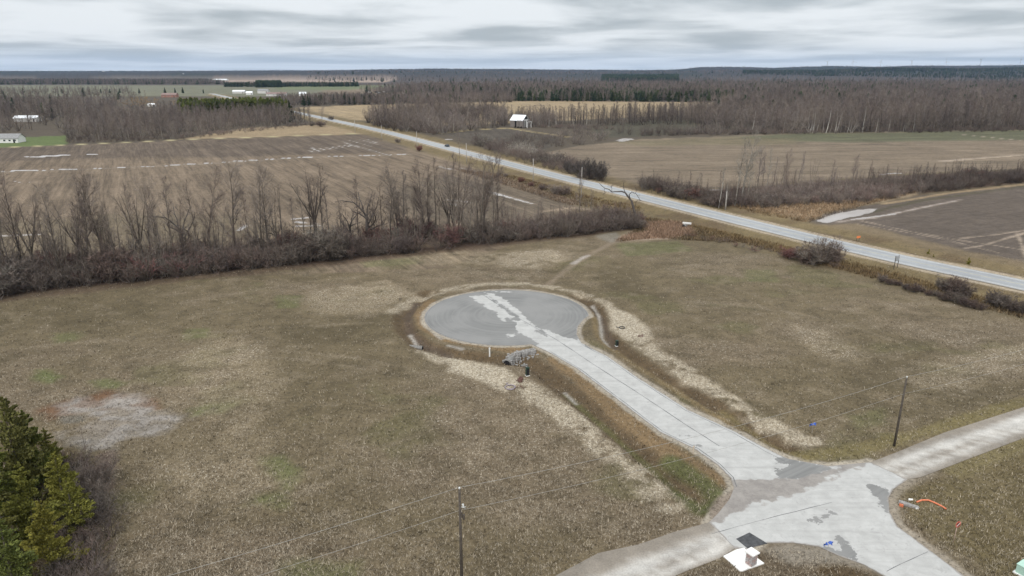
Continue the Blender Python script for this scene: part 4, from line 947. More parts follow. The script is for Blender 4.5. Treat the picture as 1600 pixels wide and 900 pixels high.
# ------------------------------------------------------------------ woods: the nearest trees singly, the rest as masses
def pts_in(poly, dens, n=None, jit=True, world=False):
    P = np.array(poly, float) if world else G(poly); A = abs(np.sum(P[:, 0] * np.roll(P[:, 1], -1) - np.roll(P[:, 0], -1) * P[:, 1])) / 2
    k = n or int(A / dens); lo, hi = P.min(0), P.max(0); out = np.zeros((0, 2))
    while len(out) < k:
        q = nr.uniform(lo, hi, (4 * k + 50, 2)); q = q[inpoly(q[:, 0], q[:, 1], P)]; out = np.vstack([out, q])
    return out[:k]
MASS = {}          # variant -> list of (x, y, h, wide)
def mass(zone, key, x, y, h, wide=1.): MASS.setdefault(zone, []).append((key, x, y, h, wide))
def wood(zone, poly, dens, kinds, hr, near_n, label, group, bark=None, twig=None, lean=0, n=None):
    """kinds: [(key, weight)]"""
    q = pts_in(poly, dens, n); q = q[np.argsort(q[:, 1])]
    for i, (x, y) in enumerate(q):
        key = rng.choices([k for k, w in kinds], [w for k, w in kinds])[0]; h = rng.uniform(*hr)
        con = key[0] in ('spruce', 'pine', 'cedar')
        if i < near_n:
            bk = rng.choice(bark) if bark else None
            plant(key, x, y, h, ('dark evergreen tree ' if con else ('pale-barked bare tree ' if bk is M_birch else 'grey bare tree ')) + label + '#', 'tree', 'conifer_tree' if con else 'bare_tree', ('evergreens ' if con else ('pale trees ' if bk is M_birch else 'bare trees ')) + group, bk, (M_pine if zone == 'westpine' else M_spruce) if con else twig, lean=(0, rng.uniform(0, lean)) if lean else (0, 0))
        else: mass(zone, key, x, y, h)
D, Rn, Sl = ('dash', 0), ('dround', 0), ('dslim', 0); D1, R1, S1 = ('dash', 1), ('dround', 1), ('dslim', 1); SP, PN = ('spruce', 0), ('pine', 0)
# birch wood facing the brown field
wood('wood', [(1085, 203), (1250, 209), (1600, 204), (1900, 205), (1900, 186), (1600, 183), (1250, 186), (1090, 190)], 34, [(D, 4), (D1, 4), (Sl, 2), (S1, 2), (Rn, 3)], (10, 20), 38, 'at the wood edge beyond the brown field', 'at the wood edge beyond the brown field', [M_bark, M_birch, M_birch, M_bark], None, .2)
wood('wood', [(1000, 186), (1250, 187), (1600, 184), (2100, 186), (2100, 152), (1600, 152), (1250, 156), (1130, 162), (1120, 178)], 60, [(D, 4), (D1, 4), (Sl, 2), (Rn, 4), (SP, .05), (PN, .12)], (9, 19), 0, '', '')
wood('wood', [(560, 146), (1130, 160), (2200, 155), (2600, 138), (1600, 133), (1200, 133), (800, 134), (640, 137)], 110, [(D, 4), (D1, 4), (Sl, 2), (Rn, 4), (SP, .2), (PN, .7)], (9, 19), 0, '', '')
wood('wood', [(800, 158), (800, 147), (1130, 150), (1140, 160)], 55, [(D, 3), (Rn, 2), (SP, 2), (PN, 2)], (10, 17), 0, '', '')
# row of thin trees with gold stubble showing between
wood('row', [(800, 195), (1110, 181), (1240, 184), (1240, 188), (1100, 194), (930, 197), (800, 200)], 28, [(Sl, 3), (S1, 3), (D, 1), (Rn, 1)], (9, 17), 26, 'in the thin row before the stubble', 'in the thin row before the golden stubble', [M_bark, M_birch, M_pale], None)
wood('row', [(930, 207), (1010, 214), (1240, 209), (1240, 202), (1010, 206)], 40, [(Rn, 3), (R1, 3), (Sl, 1)], (5, 9), 12, 'in the hedge above the brown field', 'in the hedge at the top of the brown field', None, None)
wood('row', [(795, 236), (860, 232), (945, 224), (950, 214), (900, 206), (850, 212), (800, 214)], 46, [(Rn, 3), (R1, 3)], (4, 8), 14, 'in the thicket below the barn', 'in the thicket below the barn', None, None)
# willow thicket beside the highway and west of the barn
wood('willow', [(572, 192), (620, 206), (690, 210), (760, 202), (790, 198), (790, 178), (680, 172), (590, 178)], 40, [(Rn, 3), (R1, 3), (D, 2), (D1, 2), (Sl, .5)], (6, 18), 26, 'in the willow thicket west of the barn', 'in the willow thicket west of the barn', [M_pale, M_bark], None)
wood('row', [(800, 196), (860, 196), (870, 188), (800, 186)], 30, [(Rn, 3), (D, 1)], (8, 13), 4, 'crowding behind the derelict barn', 'behind the barn', None, None)
# wood west of the ploughed field
wood('west', [(105, 223), (290, 217), (370, 203), (450, 198), (490, 195), (450, 178), (300, 176), (180, 182), (105, 196)], 36, [(D, 4), (D1, 3), (Rn, 3), (Sl, 2)], (7, 14), 32, 'in the wood beyond the ploughed field', 'in the wood behind the ploughed field', [M_bark, M_pale], None)
wood('westpine', [(280, 184), (450, 180), (440, 172), (280, 174)], 30, [(PN, 3), (SP, 1)], (12, 17), 10, 'in the green stand behind the wood', 'in the green stand behind the wood', None, None)
wood('west', [(-900, 240), (0, 208), (105, 200), (180, 182), (180, 170), (0, 172), (-900, 190)], 120, [(D, 4), (D1, 3), (Rn, 2), (PN, .12)], (9, 14), 0, '', '')
wood('west', [(-900, 186), (180, 170), (200, 160), (0, 158), (-900, 168)], 170, [(D, 4), (D1, 3), (Rn, 2), (PN, .2)], (10, 15), 0, '', '')
wood('west', [(-700, 158), (230, 156), (200, 142), (-700, 146)], 420, [(D, 4), (D1, 3), (Rn, 2), (PN, .2)], (9, 14), 0, '', '')
wood('west', [(-1200, 133), (360, 132), (320, 127), (-1200, 127)], 160, [(D, 4), (Rn, 2), (PN, 1)], (10, 16), 0, '', '')
wood('west', [(430, 166), (600, 164), (800, 160), (800, 156), (600, 158), (430, 160)], 34, [(D, 4), (Sl, 2), (Rn, 2), (SP, .3)], (10, 15), 6, 'in the row closing off the golden stubble', 'in the row closing off the golden stubble', None, None)
wood('west', [(640, 163), (800, 160), (800, 150), (640, 154)], 120, [(D, 4), (Rn, 2)], (9, 14), 0, '', '')
wood('west', [(350, 136), (560, 135.5), (560, 133.5), (350, 133.5)], 90, [(D, 3), (PN, 4), (SP, 2)], (10, 14), 0, '', '')
wood('west', [(400, 137), (440, 136.6), (440, 133), (400, 133)], 60, [(SP, 3), (PN, 1)], (14, 19), 8, 'in the dark clump round the distant farmstead', 'in the farmstead clump', None, None)
# far tree lines and belts of pines toward the horizon
wood('far', [(480, 128), (1200, 132), (2400, 134), (2800, 123), (1600, 119.5), (480, 120)], 300, [(D, 4), (D1, 3), (Rn, 2), (PN, .8)], (13, 20), 0, '', '', n=15000)
wood('far', [(940, 127.5), (1060, 127.5), (1060, 124), (940, 124)], 110, [(PN, 3), (SP, 3)], (16, 22), 0, '', '')
wood('far', [(1160, 124), (2200, 127), (2200, 121.5), (1160, 121.5)], 420, [(PN, 3), (SP, 2), (D, 1)], (14, 22), 0, '', '')
wood('far', [(-1500, 122.5), (300, 122), (900, 121.5), (900, 118), (-1500, 118)], 900, [(D, 4), (PN, 1)], (12, 18), 0, '', '', n=5000)

def mass_object(name, items, label):
    """many trees nobody would count: one object whose points each carry a copy of a tree stored in the same mesh"""
    byk = {}
    for it in items: byk.setdefault(it[0], []).append(it)
    objs = []
    VV = []; F3 = []; F4 = []; mats3 = []; mats4 = []; n0 = 0; vid = []; keys = list(byk)
    pv = []; 
    for ki, k in enumerate(keys):
        tr, cr, cm, tm, H0 = TREES[k]; con = k[0] in ('spruce', 'pine', 'cedar')
        for part, slot in ((tm, 0), (cm, 2 if con else 1)):
            if part is None: continue
            v, a, b = part; VV.append(v / H0); F3.append(a + n0); F4.append(b + n0); mats3 += [slot] * len(a); mats4 += [slot] * len(b); n0 += len(v); vid += [ki + 1] * len(v)
    npt = len(items); P = np.array([(i[1], i[2]) for k in keys for i in byk[k]]); zed = height(P[:, 0], P[:, 1]) - .1
    hs = np.array([i[3] for k in keys for i in byk[k]]); pid = np.concatenate([[-(ki + 1)] * len(byk[k]) for ki, k in enumerate(keys)])
    V = np.vstack(VV + [np.c_[P, zed]]); me = npmesh(name, V, [np.vstack(F3), np.vstack(F4)])
    me.polygons.foreach_set('material_index', np.array(mats3 + mats4, np.int32))
    me.attributes.new('vid', 'INT', 'POINT').data.foreach_set('value', np.array(list(vid) + list(pid), np.int32))
    attr(me, 'hgt', np.concatenate([np.zeros(n0), hs])); rot = nr.uniform(0, 6.28, len(V)); attr(me, 'spin', rot)
    o = link(name, me, None, M_bark); o.data.materials.append(M_shrub if name == 'undergrowth' else M_twig); o.data.materials.append(M_pine if name == 'pine_stand' else M_spruce)
    tag(o, label, 'trees', None, 'stuff')
    t = bpy.data.node_groups.new(name, 'GeometryNodeTree')
    t.interface.new_socket('Geometry', in_out='INPUT', socket_type='NodeSocketGeometry'); t.interface.new_socket('Geometry', in_out='OUTPUT', socket_type='NodeSocketGeometry')
    n = t.nodes.new; gi = n('NodeGroupInput'); go = n('NodeGroupOutput'); jn = n('GeometryNodeJoinGeometry')
    def named(nm, ty): a = n('GeometryNodeInputNamedAttribute'); a.data_type = ty; a.inputs['Name'].default_value = nm; return a.outputs['Attribute']
    vidn = named('vid', 'INT'); hn = named('hgt', 'FLOAT'); sn = named('spin', 'FLOAT')
    cx = n('ShaderNodeCombineXYZ'); t.links.new(sn, cx.inputs[2])
    def sel(val):
        c = n('FunctionNodeCompare'); c.data_type = 'INT'; c.operation = 'EQUAL'; t.links.new(vidn, c.inputs[2]); c.inputs[3].default_value = val
        s = n('GeometryNodeSeparateGeometry'); s.domain = 'POINT'; t.links.new(gi.outputs[0], s.inputs[0]); t.links.new(c.outputs[0], s.inputs[1]); return s.outputs[0]
    for ki, k in enumerate(keys):
        ip = n('GeometryNodeInstanceOnPoints'); mp_ = n('GeometryNodeMeshToPoints')
        t.links.new(sel(-(ki + 1)), ip.inputs['Points']); t.links.new(sel(ki + 1), ip.inputs['Instance'])
        t.links.new(cx.outputs[0], ip.inputs['Rotation']); t.links.new(hn, ip.inputs['Scale']); t.links.new(ip.outputs[0], jn.inputs[0])
    t.links.new(jn.outputs[0], go.inputs[0]); md = o.modifiers.new('copies', 'NODES'); md.node_group = t
    return o
# undergrowth of the hedges and woods
und = []
def brush(poly, dens, hr, n=None):
    for x, y in pts_in(poly, dens, n): und.append((('shrub', rng.randrange(4)), x, y, rng.uniform(*hr), 1))
brush([(-300, 498), (0, 464), (400, 421), (780, 381), (925, 366), (1005, 356), (985, 343), (880, 352), (700, 392), (400, 402), (0, 430), (-300, 455)], 2.6, (2.2, 6.5))
for x, y in pts_in([(-300, 494), (0, 460), (400, 418), (800, 376), (925, 362), (985, 350), (880, 350), (700, 388), (400, 400), (0, 428), (-300, 452)], 1, 330): und.append((rng.choice([('clump', 0), ('slim', 1), ('dround', 0), ('slim', 0), ('dround', 1), ('clump', 1)]), x, y, rng.uniform(5, 11) * (1 if x < 0 else .75), 1))
for x, y in pts_in([(1000, 292), (1120, 320), (1345, 308), (1600, 280), (1600, 274), (1300, 294), (1120, 306)], 1, 190): und.append((rng.choice([('clump', 0), ('slim', 1), ('dround', 0), ('clump', 1)]), x, y, rng.uniform(4, 10), 1))
brush([(1000, 294), (1120, 323), (1200, 326), (1345, 318), (1440, 303), (1600, 286), (1800, 276), (1800, 268), (1600, 274), (1440, 288), (1300, 294), (1120, 306), (1000, 286)], 6, (2.4, 5.6))
brush([(925, 262), (945, 285), (920, 283), (745, 230), (740, 222), (800, 232)], 16, (3., 5.5))
brush([(105, 224), (290, 218), (490, 196), (490, 193), (290, 212), (105, 218)], 26, (2, 4)); brush([(1000, 213), (1250, 209.5), (1700, 205), (1700, 201), (1250, 205), (1000, 208)], 30, (2.5, 5))
brush([(-60, 740), (150, 735), (175, 800), (150, 960), (-60, 960)], 5, (1.6, 3.4)); brush([(95, 735), (165, 728), (180, 800), (165, 960), (110, 960), (130, 800)], 2, (2., 4.2)); brush([(800, 198), (870, 201), (960, 205), (960, 199), (800, 194)], 22, (2, 4)); brush([(580, 196), (680, 211), (720, 206), (600, 190)], 20, (2.5, 5))
mass_object('undergrowth', und, 'tangle of leafless brush filling the hedgerows and wood edges')
for zone, nm, lab in [('wood', 'distant_wood', 'grey-brown leafless forest stretching behind the brown field'), ('row', 'thin_woodland', 'thin trees filling the rows between the far fields'), ('willow', 'willow_thicket', 'pale willow thicket filling the corner by the highway'),
                      ('west', 'western_wood', 'leafless wood spreading beyond the ploughed field'), ('westpine', 'pine_stand', 'green pines at the back of the western wood'), ('far', 'horizon_forest', 'hazy forest reaching to the horizon')]:
    if MASS.get(zone): mass_object(nm, MASS[zone], lab)

# ------------------------------------------------------------------ dead grass, straw litter, reeds: real blades
def tint_at(x, y):
    """colour of the ground sheet nearest a point"""
    nc = 900; i = np.clip(np.searchsorted(_rowy, y) - 1, 0, len(_rowy) - 1); u = x / (_rowy[i] + 25)
    j = np.clip(((u + 1.02) / 2.04 * (nc - 1)).round().astype(int), 0, nc - 1); return i * nc + j
_rowy = GY.reshape(-1, 900)[:, 0]
def blades(name, x, y, hgt, wid, per, lay_, col, label, var=.25, split=1.):
    n = len(x); X = np.repeat(x, per) + nr.normal(0, .16, n * per) * split; Y = np.repeat(y, per) + nr.normal(0, .16, n * per) * split
    H_ = np.repeat(hgt, per) * nr.uniform(.6, 1.3, n * per); a = nr.uniform(0, 6.283, n * per); w = np.repeat(wid, per) * nr.uniform(.7, 1.4, n * per)
    z = height(X, Y) - .01; le = lay_ * nr.uniform(.3, 1.5, n * per)
    dx, dy = np.cos(a), np.sin(a); tip = np.c_[X + dx * H_ * le, Y + dy * H_ * le, z + H_ * np.sqrt(np.clip(1 - (le * .6) ** 2, .05, 1))]
    b1 = np.c_[X - dy * w, Y + dx * w, z]; b2 = np.c_[X + dy * w, Y - dx * w, z]
    V = np.stack([b1, b2, tip], 1).reshape(-1, 3); F = np.arange(len(V)).reshape(-1, 3)
    c = np.repeat(col, per, axis=0) * nr.uniform(1 - var, 1 + var, (n * per, 1)); c = np.repeat(c, 3, axis=0)
    o = link(name, npmesh(name, V, F, False, c), None, M_grass); tag(o, label, 'grass', None, 'stuff'); return o
PADP = G([(1130, 870), (1150, 860), (1163, 857), (1194, 881), (1160, 893), (1156, 893)])
offpave = lambda x, y: (sdpoly(x, y, PADP) > .3) & (sdpoly(x, y, PAVE) > .9) & (sdpoly(x, y, GRAV_W) > .2) & (sdpoly(x, y, GRAV_E) > .2)
n = 130000
yy = 1 / nr.uniform(1 / 175., 1 / 47., n); xx = nr.uniform(-.86, .86, n) * (yy + 8)
k = offpave(xx, yy) & (dline(xx, yy, HWY) > 7.5); xx, yy = xx[k], yy[k]
ti = tint_at(xx, yy); fl = GF[ti]; tc0 = GT[ti]; k = nr.random(len(xx)) < .25 + fl * 1.1; xx, yy, fl, tc0 = xx[k], yy[k], fl[k], tc0[k]
pal = nr.random((len(xx), 1)); straw = np.array([[.36, .305, .23]]); colr = np.where(pal < .30 + .35 * fl[:, None], tc0 * .3 + straw * .7, np.where(pal < .8, tc0 * .95, tc0 * .55))
blades('dead_grass', xx, yy, nr.uniform(.12, .34, len(xx)), nr.uniform(.02, .05, len(xx)), 3, .9, colr, 'matted dead grass and straw covering the empty lots')
# rough tussocks on verges and ditch banks
q = np.vstack([pts_in([(1010, 340), (1100, 352), (1400, 425), (1700, 505), (1700, 525), (1380, 440), (1160, 380), (1000, 370)], .35, 9000), pts_in([(1130, 320), (1345, 302), (1440, 298), (1345, 322), (1262, 348), (1190, 335)], .5, 6000), pts_in([(1012, 346), (1078, 350), (1085, 366), (960, 378)], .2, 3500), pts_in([(800, 275), (1000, 322), (1000, 335), (880, 318), (700, 262)], .5, 4000)])
k = dline(q[:, 0], q[:, 1], HWY) > 7.2; q = q[k]; tc0 = GT[tint_at(q[:, 0], q[:, 1])]
blades('rank_grass', q[:, 0], q[:, 1], nr.uniform(.35, .95, len(q)), nr.uniform(.05, .11, len(q)), 3, .55, tc0 * nr.uniform(.6, 1.3, (len(q), 1)) * np.array([[1.03, .96, .93]]), 'tall bleached grass and reeds on the highway verges', .3, 2.)

# ------------------------------------------------------------------ utility poles and lines
M_pole = simple('weathered_pole', (.075, .062, .05), var=.3, scale=3); M_gpole = simple('grey_pole', (.36, .33, .30), var=.2, scale=3)
M_steel = simple('galvanised', (.45, .46, .47), .45, .6, .1); M_porc = simple('porcelain', (.62, .62, .60), .3, var=.05); M_wire = simple('bare_wire', (.34, .32, .29), .5, .3)
def pole(x, y, h, label, mat, gear=True, group=None, r=.15, arm=False):
    z0 = Z(x, y); o = empty('utility_pole', (x, y, z0), R(67), label, 'utility pole', group)
    mb = MB(); mb.tube([(0, 0, -.4), (0, 0, h * .5), (0, 0, h)], [r, r * .85, r * .68], 10); mb.build('pole_shaft', mat, o, True)
    mb = MB(); mb.tube([(0, 0, h), (0, 0, h + .12)], .03, 6); mb.tube([(0, 0, h + .08), (0, 0, h + .15), (0, 0, h + .26)], [.07, .1, .05], 8); mb.build('insulator', M_porc, o, True)
    if arm: mb = MB(); mb.box((0, .12, h - .7), (2.2, .1, .12)); mb.build('crossarm', mat, o)
    if gear:
        mb = MB(); mb.tube([(0, -.22, h - 1.4), (.15, -.42, h - 1.9)], .035, 8); mb.tube([(0, -.14, h - 1.7), (.15, -.5, h - 1.7)], .03, 6)
        for z_ in (h - 1.45, h - 1.6, h - 1.75): mb.tube([(.05, -.30, z_), (.05, -.30, z_ + .06)], .07, 8)
        mb.build('cutout_switch', M_porc, o, True)
        mb = MB(); mb.tube([(0, -.35, h - 2.9), (0, -.35, h - 2.85), (0, -.35, h - 2.45), (0, -.35, h - 2.4)], [.09, .11, .11, .07], 12); mb.box((0, -.17, h - 2.5), (.12, .12, .5)); mb.build('arrester_bracket', M_pole, o)
    return o, z0
P1 = g(722, 924); P2 = g(1397, 697)
h2 = zfor(1397, 697, 591); y1t = (765 - 450) / FOC; h1 = CAM_H - P1[1] * (y1t * _c + _s) / (_c - y1t * _s)
pa, za = pole(*P1, h1, 'dark wooden utility pole with white switch gear beside the gravel road, standing in the lots', M_pole)
pb, zb = pole(*P2, h2, 'plain dark wooden utility pole on the grass beside the gravel road near the junction', M_pole, False)
def wire(a, b, sag, lab, r=.012):
    P = [Vector(a).lerp(Vector(b), t / 24) - Vector((0, 0, 4 * sag * (t / 24) * (1 - t / 24))) for t in range(25)]
    mb = MB(); mb.tube(P, r, 5, False); o = mb.build('overhead_wire', M_wire, None, True); tag(o, lab, 'overhead wire', 'overhead wires on the pole line'); return o
dv = (Vector((*P2, 0)) - Vector((*P1, 0))); A = Vector((*P1, za + h1 + .22)); B = Vector((*P2, zb + h2 + .22)); A2 = A - Vector((0, 0, 2.3)); B2 = B - Vector((0, 0, 2.3))
wire(A, B, .9, 'upper thin wire strung between the two wooden poles', .016); wire(A2, B2, .9, 'lower thin wire strung between the two wooden poles', .014)
wire(A - dv, A, .9, 'upper thin wire running west from the pole with switch gear', .016); wire(A2 - dv, A2, .9, 'lower thin wire running west from the pole with switch gear', .014)
wire(B, B + dv, .9, 'upper thin wire running east from the plain pole', .016); wire(B2, B2 + dv, .9, 'lower thin wire running east from the plain pole', .014)
for k, (px, by, ty) in enumerate([(833, 285, 249), (729, 255, 224), (652, 235, 206), (597, 219, 196), (555, 208, 189), (1133, 329, 300), (908, 310, 262)]):
    x, y = g(px, by); d = HWYS[np.argmin(np.hypot(HWYS[:, 0] - x, HWYS[:, 1] - y))]
    pole(x, y, zfor(px, by, ty), ['pale utility pole by the reddish bush on the highway verge', 'pale utility pole just east of the lone verge tree', 'pale utility pole west of the lone verge tree', 'small far utility pole near the field corner', 'farthest utility pole below the highway crest', 'short pale pole beside the pale thin trees across the highway', 'thin grey pole rising from the hedgerow near the highway'][k], M_gpole, False, 'utility poles along the highway', .17)

# ------------------------------------------------------------------ small things round the court
M_dgreen = simple('dark_green_enamel', (.025, .045, .032), .5, var=.15); M_white = simple('white_plastic', (.72, .71, .68), .5, var=.06); M_blue = simple('blue_tarp', (.05, .12, .45), .5, var=.3, scale=12)
M_conc = simple('pale_concrete', (.74, .72, .69), .85, var=.08, scale=5, bmp=.01); M_stone = simple('stone_block', (.34, .31, .30), .9, var=.3, scale=6, bmp=.02); M_stone2 = simple('reddish_stone', (.36, .27, .25), .9, var=.25, scale=6)
M_mortar = simple('mortar', (.44, .42, .40), .95, var=.1); M_orange = simple('orange_pipe', (.66, .20, .10), .5, var=.15); M_black = simple('black_plastic_and_shade', (.018, .018, .02), .5, var=.2); M_cul = simple('corrugated_steel', (.20, .19, .175), .6, .3, .25)
M_rubble = simple('grey_rubble', (.25, .235, .22), .95, var=.35, scale=4, bmp=.02); M_redp = simple('red_enamel', (.55, .10, .07), .5, var=.15); M_hose = simple('grey_conduit', (.27, .23, .26), .6, var=.2); M_hbrown = simple('brown_conduit', (.13, .07, .055), .6, var=.3)
def pedestal(px, py, lab, h=1.1, w=.42):
    x, y = g(px, py); o = empty('utility_pedestal', (x, y, Z(x, y)), R(25), lab, 'utility box', 'utility pedestals beside the court')
    mb = MB(); mb.box((0, 0, .03), (w * 1.25, w * 1.15, .1)); mb.build('base', M_conc, o)
    mb = MB(); mb.box((0, 0, .08 + h * .45), (w, w * .85, h * .9)); mb.build('cabinet', M_dgreen, o)
    mb = MB(); mb.box((0, 0, .08 + h * .93), (w * 1.1, w * .95, h * .07)); mb.box((0, 0, .08 + h * .985), (w * .8, w * .7, h * .04)); mb.build('lid', M_dgreen, o)
    mb = MB(); mb.box((0, -w * .44, .08 + h * .45), (w * .8, .015, h * .7)); mb.build('door', M_black, o)
pedestal(824, 587, 'dark green utility pedestal in the straw west of the court', 1.35, .5); pedestal(964, 536, 'dark green utility pedestal beside the swale east of the turning circle', 1.0, .42)
def marker(px, py, top, lab, mat=M_white, w=.16):
    x, y = g(px, py); h = zfor(px, py, top); o = empty('marker_post', (x, y, Z(x, y)), R(20), lab, 'marker post', None)
    mb = MB(); mb.box((0, 0, h * .45), (w, w * .45, h * .9)); mb.build('post', mat, o); mb = MB(); mb.box((0, 0, h * .93), (w * 1.25, w * .6, h * .14)); mb.build('post_cap', mat, o)
marker(765, 554, 540, 'white marker post beside the swale west of the turning circle', M_white, .2); marker(1083, 709, 697, 'pale marker post on the pavement edge halfway down the court', simple('pale_wood', (.5, .42, .33)), .17)
def culvert(px, py, L_, r, ang, lab, dark=True, stones=8):
    x, y = g(px, py); z = Z(x, y); o = empty('culvert_pipe', (x, y, z + r * .55), ang, lab, 'culvert')
    mb = MB(); n = 14; rings = []
    P = [(t, 0, 0) for t in np.linspace(0, L_, int(L_ * 8) + 1)]; rad = [r * (1 + .04 * (i % 2)) for i in range(len(P))]
    mb.tube(P, rad, 16, False); mb.build('pipe_wall', M_cul, o)
    mb = MB(); mb.tube([(.02, 0, 0), (L_, 0, 0)], [r * .93] * 2, 16, True); mb.build('bore_shade', M_black, o)  # capped black tube: the dark of the pipe's hollow put into colour
    for i in range(stones):
        a = math.pi * (i / max(1, stones - 1)); p = (rng.uniform(.1, .5), math.cos(a) * (r + .25), math.sin(a) * (r + .05) - r * .1); s_ = rng.uniform(.22, .5)
        mb = MB(); b = [(math.cos(j * 1.047 + i) * s_ * rng.uniform(.35, .55), math.sin(j * 1.047 + i) * s_ * rng.uniform(.35, .55)) for j in range(6)]; mb.prism(b, -s_ * .3, s_ * .25); q_ = mb.build('stone', M_rubble, o); q_.location = p
    return o
culvert(792, 566, 3.0, .56, R(68), 'wide black-mouthed culvert end under a stone-lined crossing west of the court', stones=9)
culvert(824, 565, 1.2, .22, R(200), 'small dark culvert mouth at the east side of the stone-lined crossing', stones=4)
culvert(660, 540, 2.4, .42, R(165), 'pale culvert pipe lying at the edge of the swale west of the turning circle', stones=3)
culvert(1068, 356, 4, .6, R(60), 'dark culvert mouth under the highway with a pale headwall', stones=3)
x, y = g(1071, 355); mb = MB(); mb.box((0, 0, 0), (2.6, .35, .5)); o = mb.build('headwall', M_conc); o.location = (x + .6, y + .9, Z(x, y) + 1.05); o.rotation_euler[2] = R(-28); tag(o, 'pale concrete headwall over the culvert under the highway', 'headwall')
# rubble fill of the crossing, heaped over the pipe
Vs = MB()
A0, A1 = np.array(g(796, 561)), np.array(g(836, 551))
for i in range(260):
    t = rng.random(); w = rng.gauss(0, .65); d = A1 - A0; nrm = np.array([-d[1], d[0]]) / np.hypot(*d); a, b = A0 + d * t + nrm * w + nrm * .25; s_ = rng.uniform(.10, .28)
    pr_ = [(a + math.cos(j * 1.257) * s_ * rng.uniform(.6, 1), b + math.sin(j * 1.257) * s_ * rng.uniform(.6, 1)) for j in range(5)]; z_ = Z(a, b) + .75 * max(0, 1 - (w / 1.1) ** 2) * (1 - .3 * t); Vs.prism(pr_, z_ - .5, z_ + s_ * .5)
o = Vs.build('rubble', M_rubble); tag(o, 'grey rubble heaped over the pipe of the swale crossing', 'rubble', None, 'stuff')
def coil(px, py, R0, r, lab, mat, turns=4, tall=False, tilt=0.):
    x, y = g(px, py); P = []
    for i in range(turns * 20 + 1):
        a = i * 6.283 / 20; q_ = R0 * (1 + .05 * math.sin(i * .7)); P.append((math.cos(a) * q_, math.sin(a) * q_, r + (i / 20) * r * (1.7 if tall else .8)))
    P += [(R0 * 1.2, .3, r), (R0 * 1.7, .7 * R0 + .2, r * 1.2), (R0 * 2.2, .4, r)]
    mb = MB(); mb.tube(P, r, 6); o = mb.build('conduit_coil', mat, None, True); o.location = (x, y, Z(x, y)); o.rotation_euler = (tilt, 0, rng.uniform(0, 3)); tag(o, lab, 'coil of conduit')
coil(797, 606, .75, .055, 'flat grey coil of conduit lying in the straw west of the court', M_hose, 3)
coil(812, 597, .32, .06, 'upright reddish-brown coil of conduit in the straw west of the court', M_hbrown, 7, True, R(20))
coil(972, 513, .5, .05, 'loose dark coil of hose in the straw east of the turning circle', M_black, 2); coil(1001, 526, .42, .05, 'small brown coil of hose near the utility pedestal east of the turning circle', M_hbrown, 2)
x, y = g(812, 609); mb = MB(); mb.tube([(0, 0, .1), (.5, .2, .55), (1., .1, .6), (1.5, -.1, .12)], .05, 6); o = mb.build('conduit_stub', M_hbrown, None, True); o.location = (x - .8, y, Z(x, y)); tag(o, 'bent brown conduit stub arching out of the ground by the coils', 'conduit')
shrub(625, 470, 1.1, 'tiny dark weed stump in the straw northwest of the turning circle', M_dead, None, .7)
x, y = g(760, 556); 
# stone pillar on its concrete pad by the junction
pad = G([(1130, 870), (1163, 857), (1194, 880), (1155, 905)]); pc = pad.mean(0)
mb = MB(); mb.prism([tuple(p - pc) for p in G([(1130, 870), (1150, 860), (1163, 857), (1166, 861), (1194, 881), (1160, 893), (1156, 893)])][::-1], -.1, .10)
o = mb.build('concrete_pad', M_conc); o.location = (pc[0], pc[1], 0); tag(o, 'white concrete pad under the stone pillar by the junction', 'concrete pad')
px_, py_ = g(1173, 882); o = empty('stone_pillar', (px_, py_, .10), R(33), 'short stone-block pillar with a white cap on the pad by the junction', 'pillar')
mb = MB(); mb.box((0, 0, .62), (.66, .66, 1.24)); mb.build('mortar_core', M_mortar, o)
blk = {}
for row in range(5):
    zc = .02 + row * .248 + .12
    for f in range(4):
        cuts = [-.36, rng.uniform(-.16, -.06), rng.uniform(.08, .2), .36] if row % 2 else [-.36, rng.uniform(-.05, .08), .36]
        for a, b in zip(cuts[:-1], cuts[1:]):
            mb = MB(); mb.box((0, 0, 0), (b - a - .025, .07, .225)); q_ = mb.build('stone', rng.choice([M_stone, M_stone, M_stone2]), o)
            c_ = (a + b) / 2; ang = f * math.pi / 2; q_.location = (math.cos(ang) * c_ + math.sin(ang) * .345, math.sin(ang) * c_ - math.cos(ang) * .345, zc); q_.rotation_euler[2] = ang
mb = MB(); mb.prism([(-.5, -.5), (.5, -.5), (.5, .5), (-.5, .5)], 1.245, 1.37); mb.prism([(-.42, -.42), (.42, -.42), (.42, .42), (-.42, .42)], 1.372, 1.41); mb.build('cap', M_conc, o)
# orange drain pipe, broken concrete and signs on the grass corner
P = [Vector((*g(a, b), 0)) for a, b in [(1432, 786), (1440, 783), (1450, 783), (1460, 787), (1470, 792), (1478, 797)]]; P = [p + Vector((0, 0, Z(p.x, p.y) + .09)) for p in P]
P = [Vector(v) for v in np.array([[np.interp(t, range(6), [p[i] for p in P]) for i in range(3)] for t in np.linspace(0, 5, 26)])]; c0 = P[0].copy()
mb = MB(); mb.tube([p - c0 for p in P], [.085 + .006 * (i % 2) for i in range(26)], 10); o = mb.build('drain_pipe', M_orange, None, True); o.location = c0; tag(o, 'curved orange plastic drain pipe lying on the grass by the junction corner', 'drain pipe')
x, y = g(1419, 791); mb = MB(); mb.prism([(-1.0, -.22), (-.5, -.32), (.7, -.26), (1.05, -.05), (.9, .2), (-.4, .26), (-.95, .18)], 0, .26); o = mb.build('concrete_slab', M_rubble); o.location = (x, y, Z(x, y)); o.rotation_euler = (0, R(6), R(-28)); tag(o, 'broken pale concrete slab lying on the grass by the orange barrier piece', 'concrete slab')
x, y = g(1408, 792); o = empty('traffic_cone', (x, y, Z(x, y) + .12), R(35), 'orange traffic cone toppled beside the broken concrete slab', 'traffic cone'); 
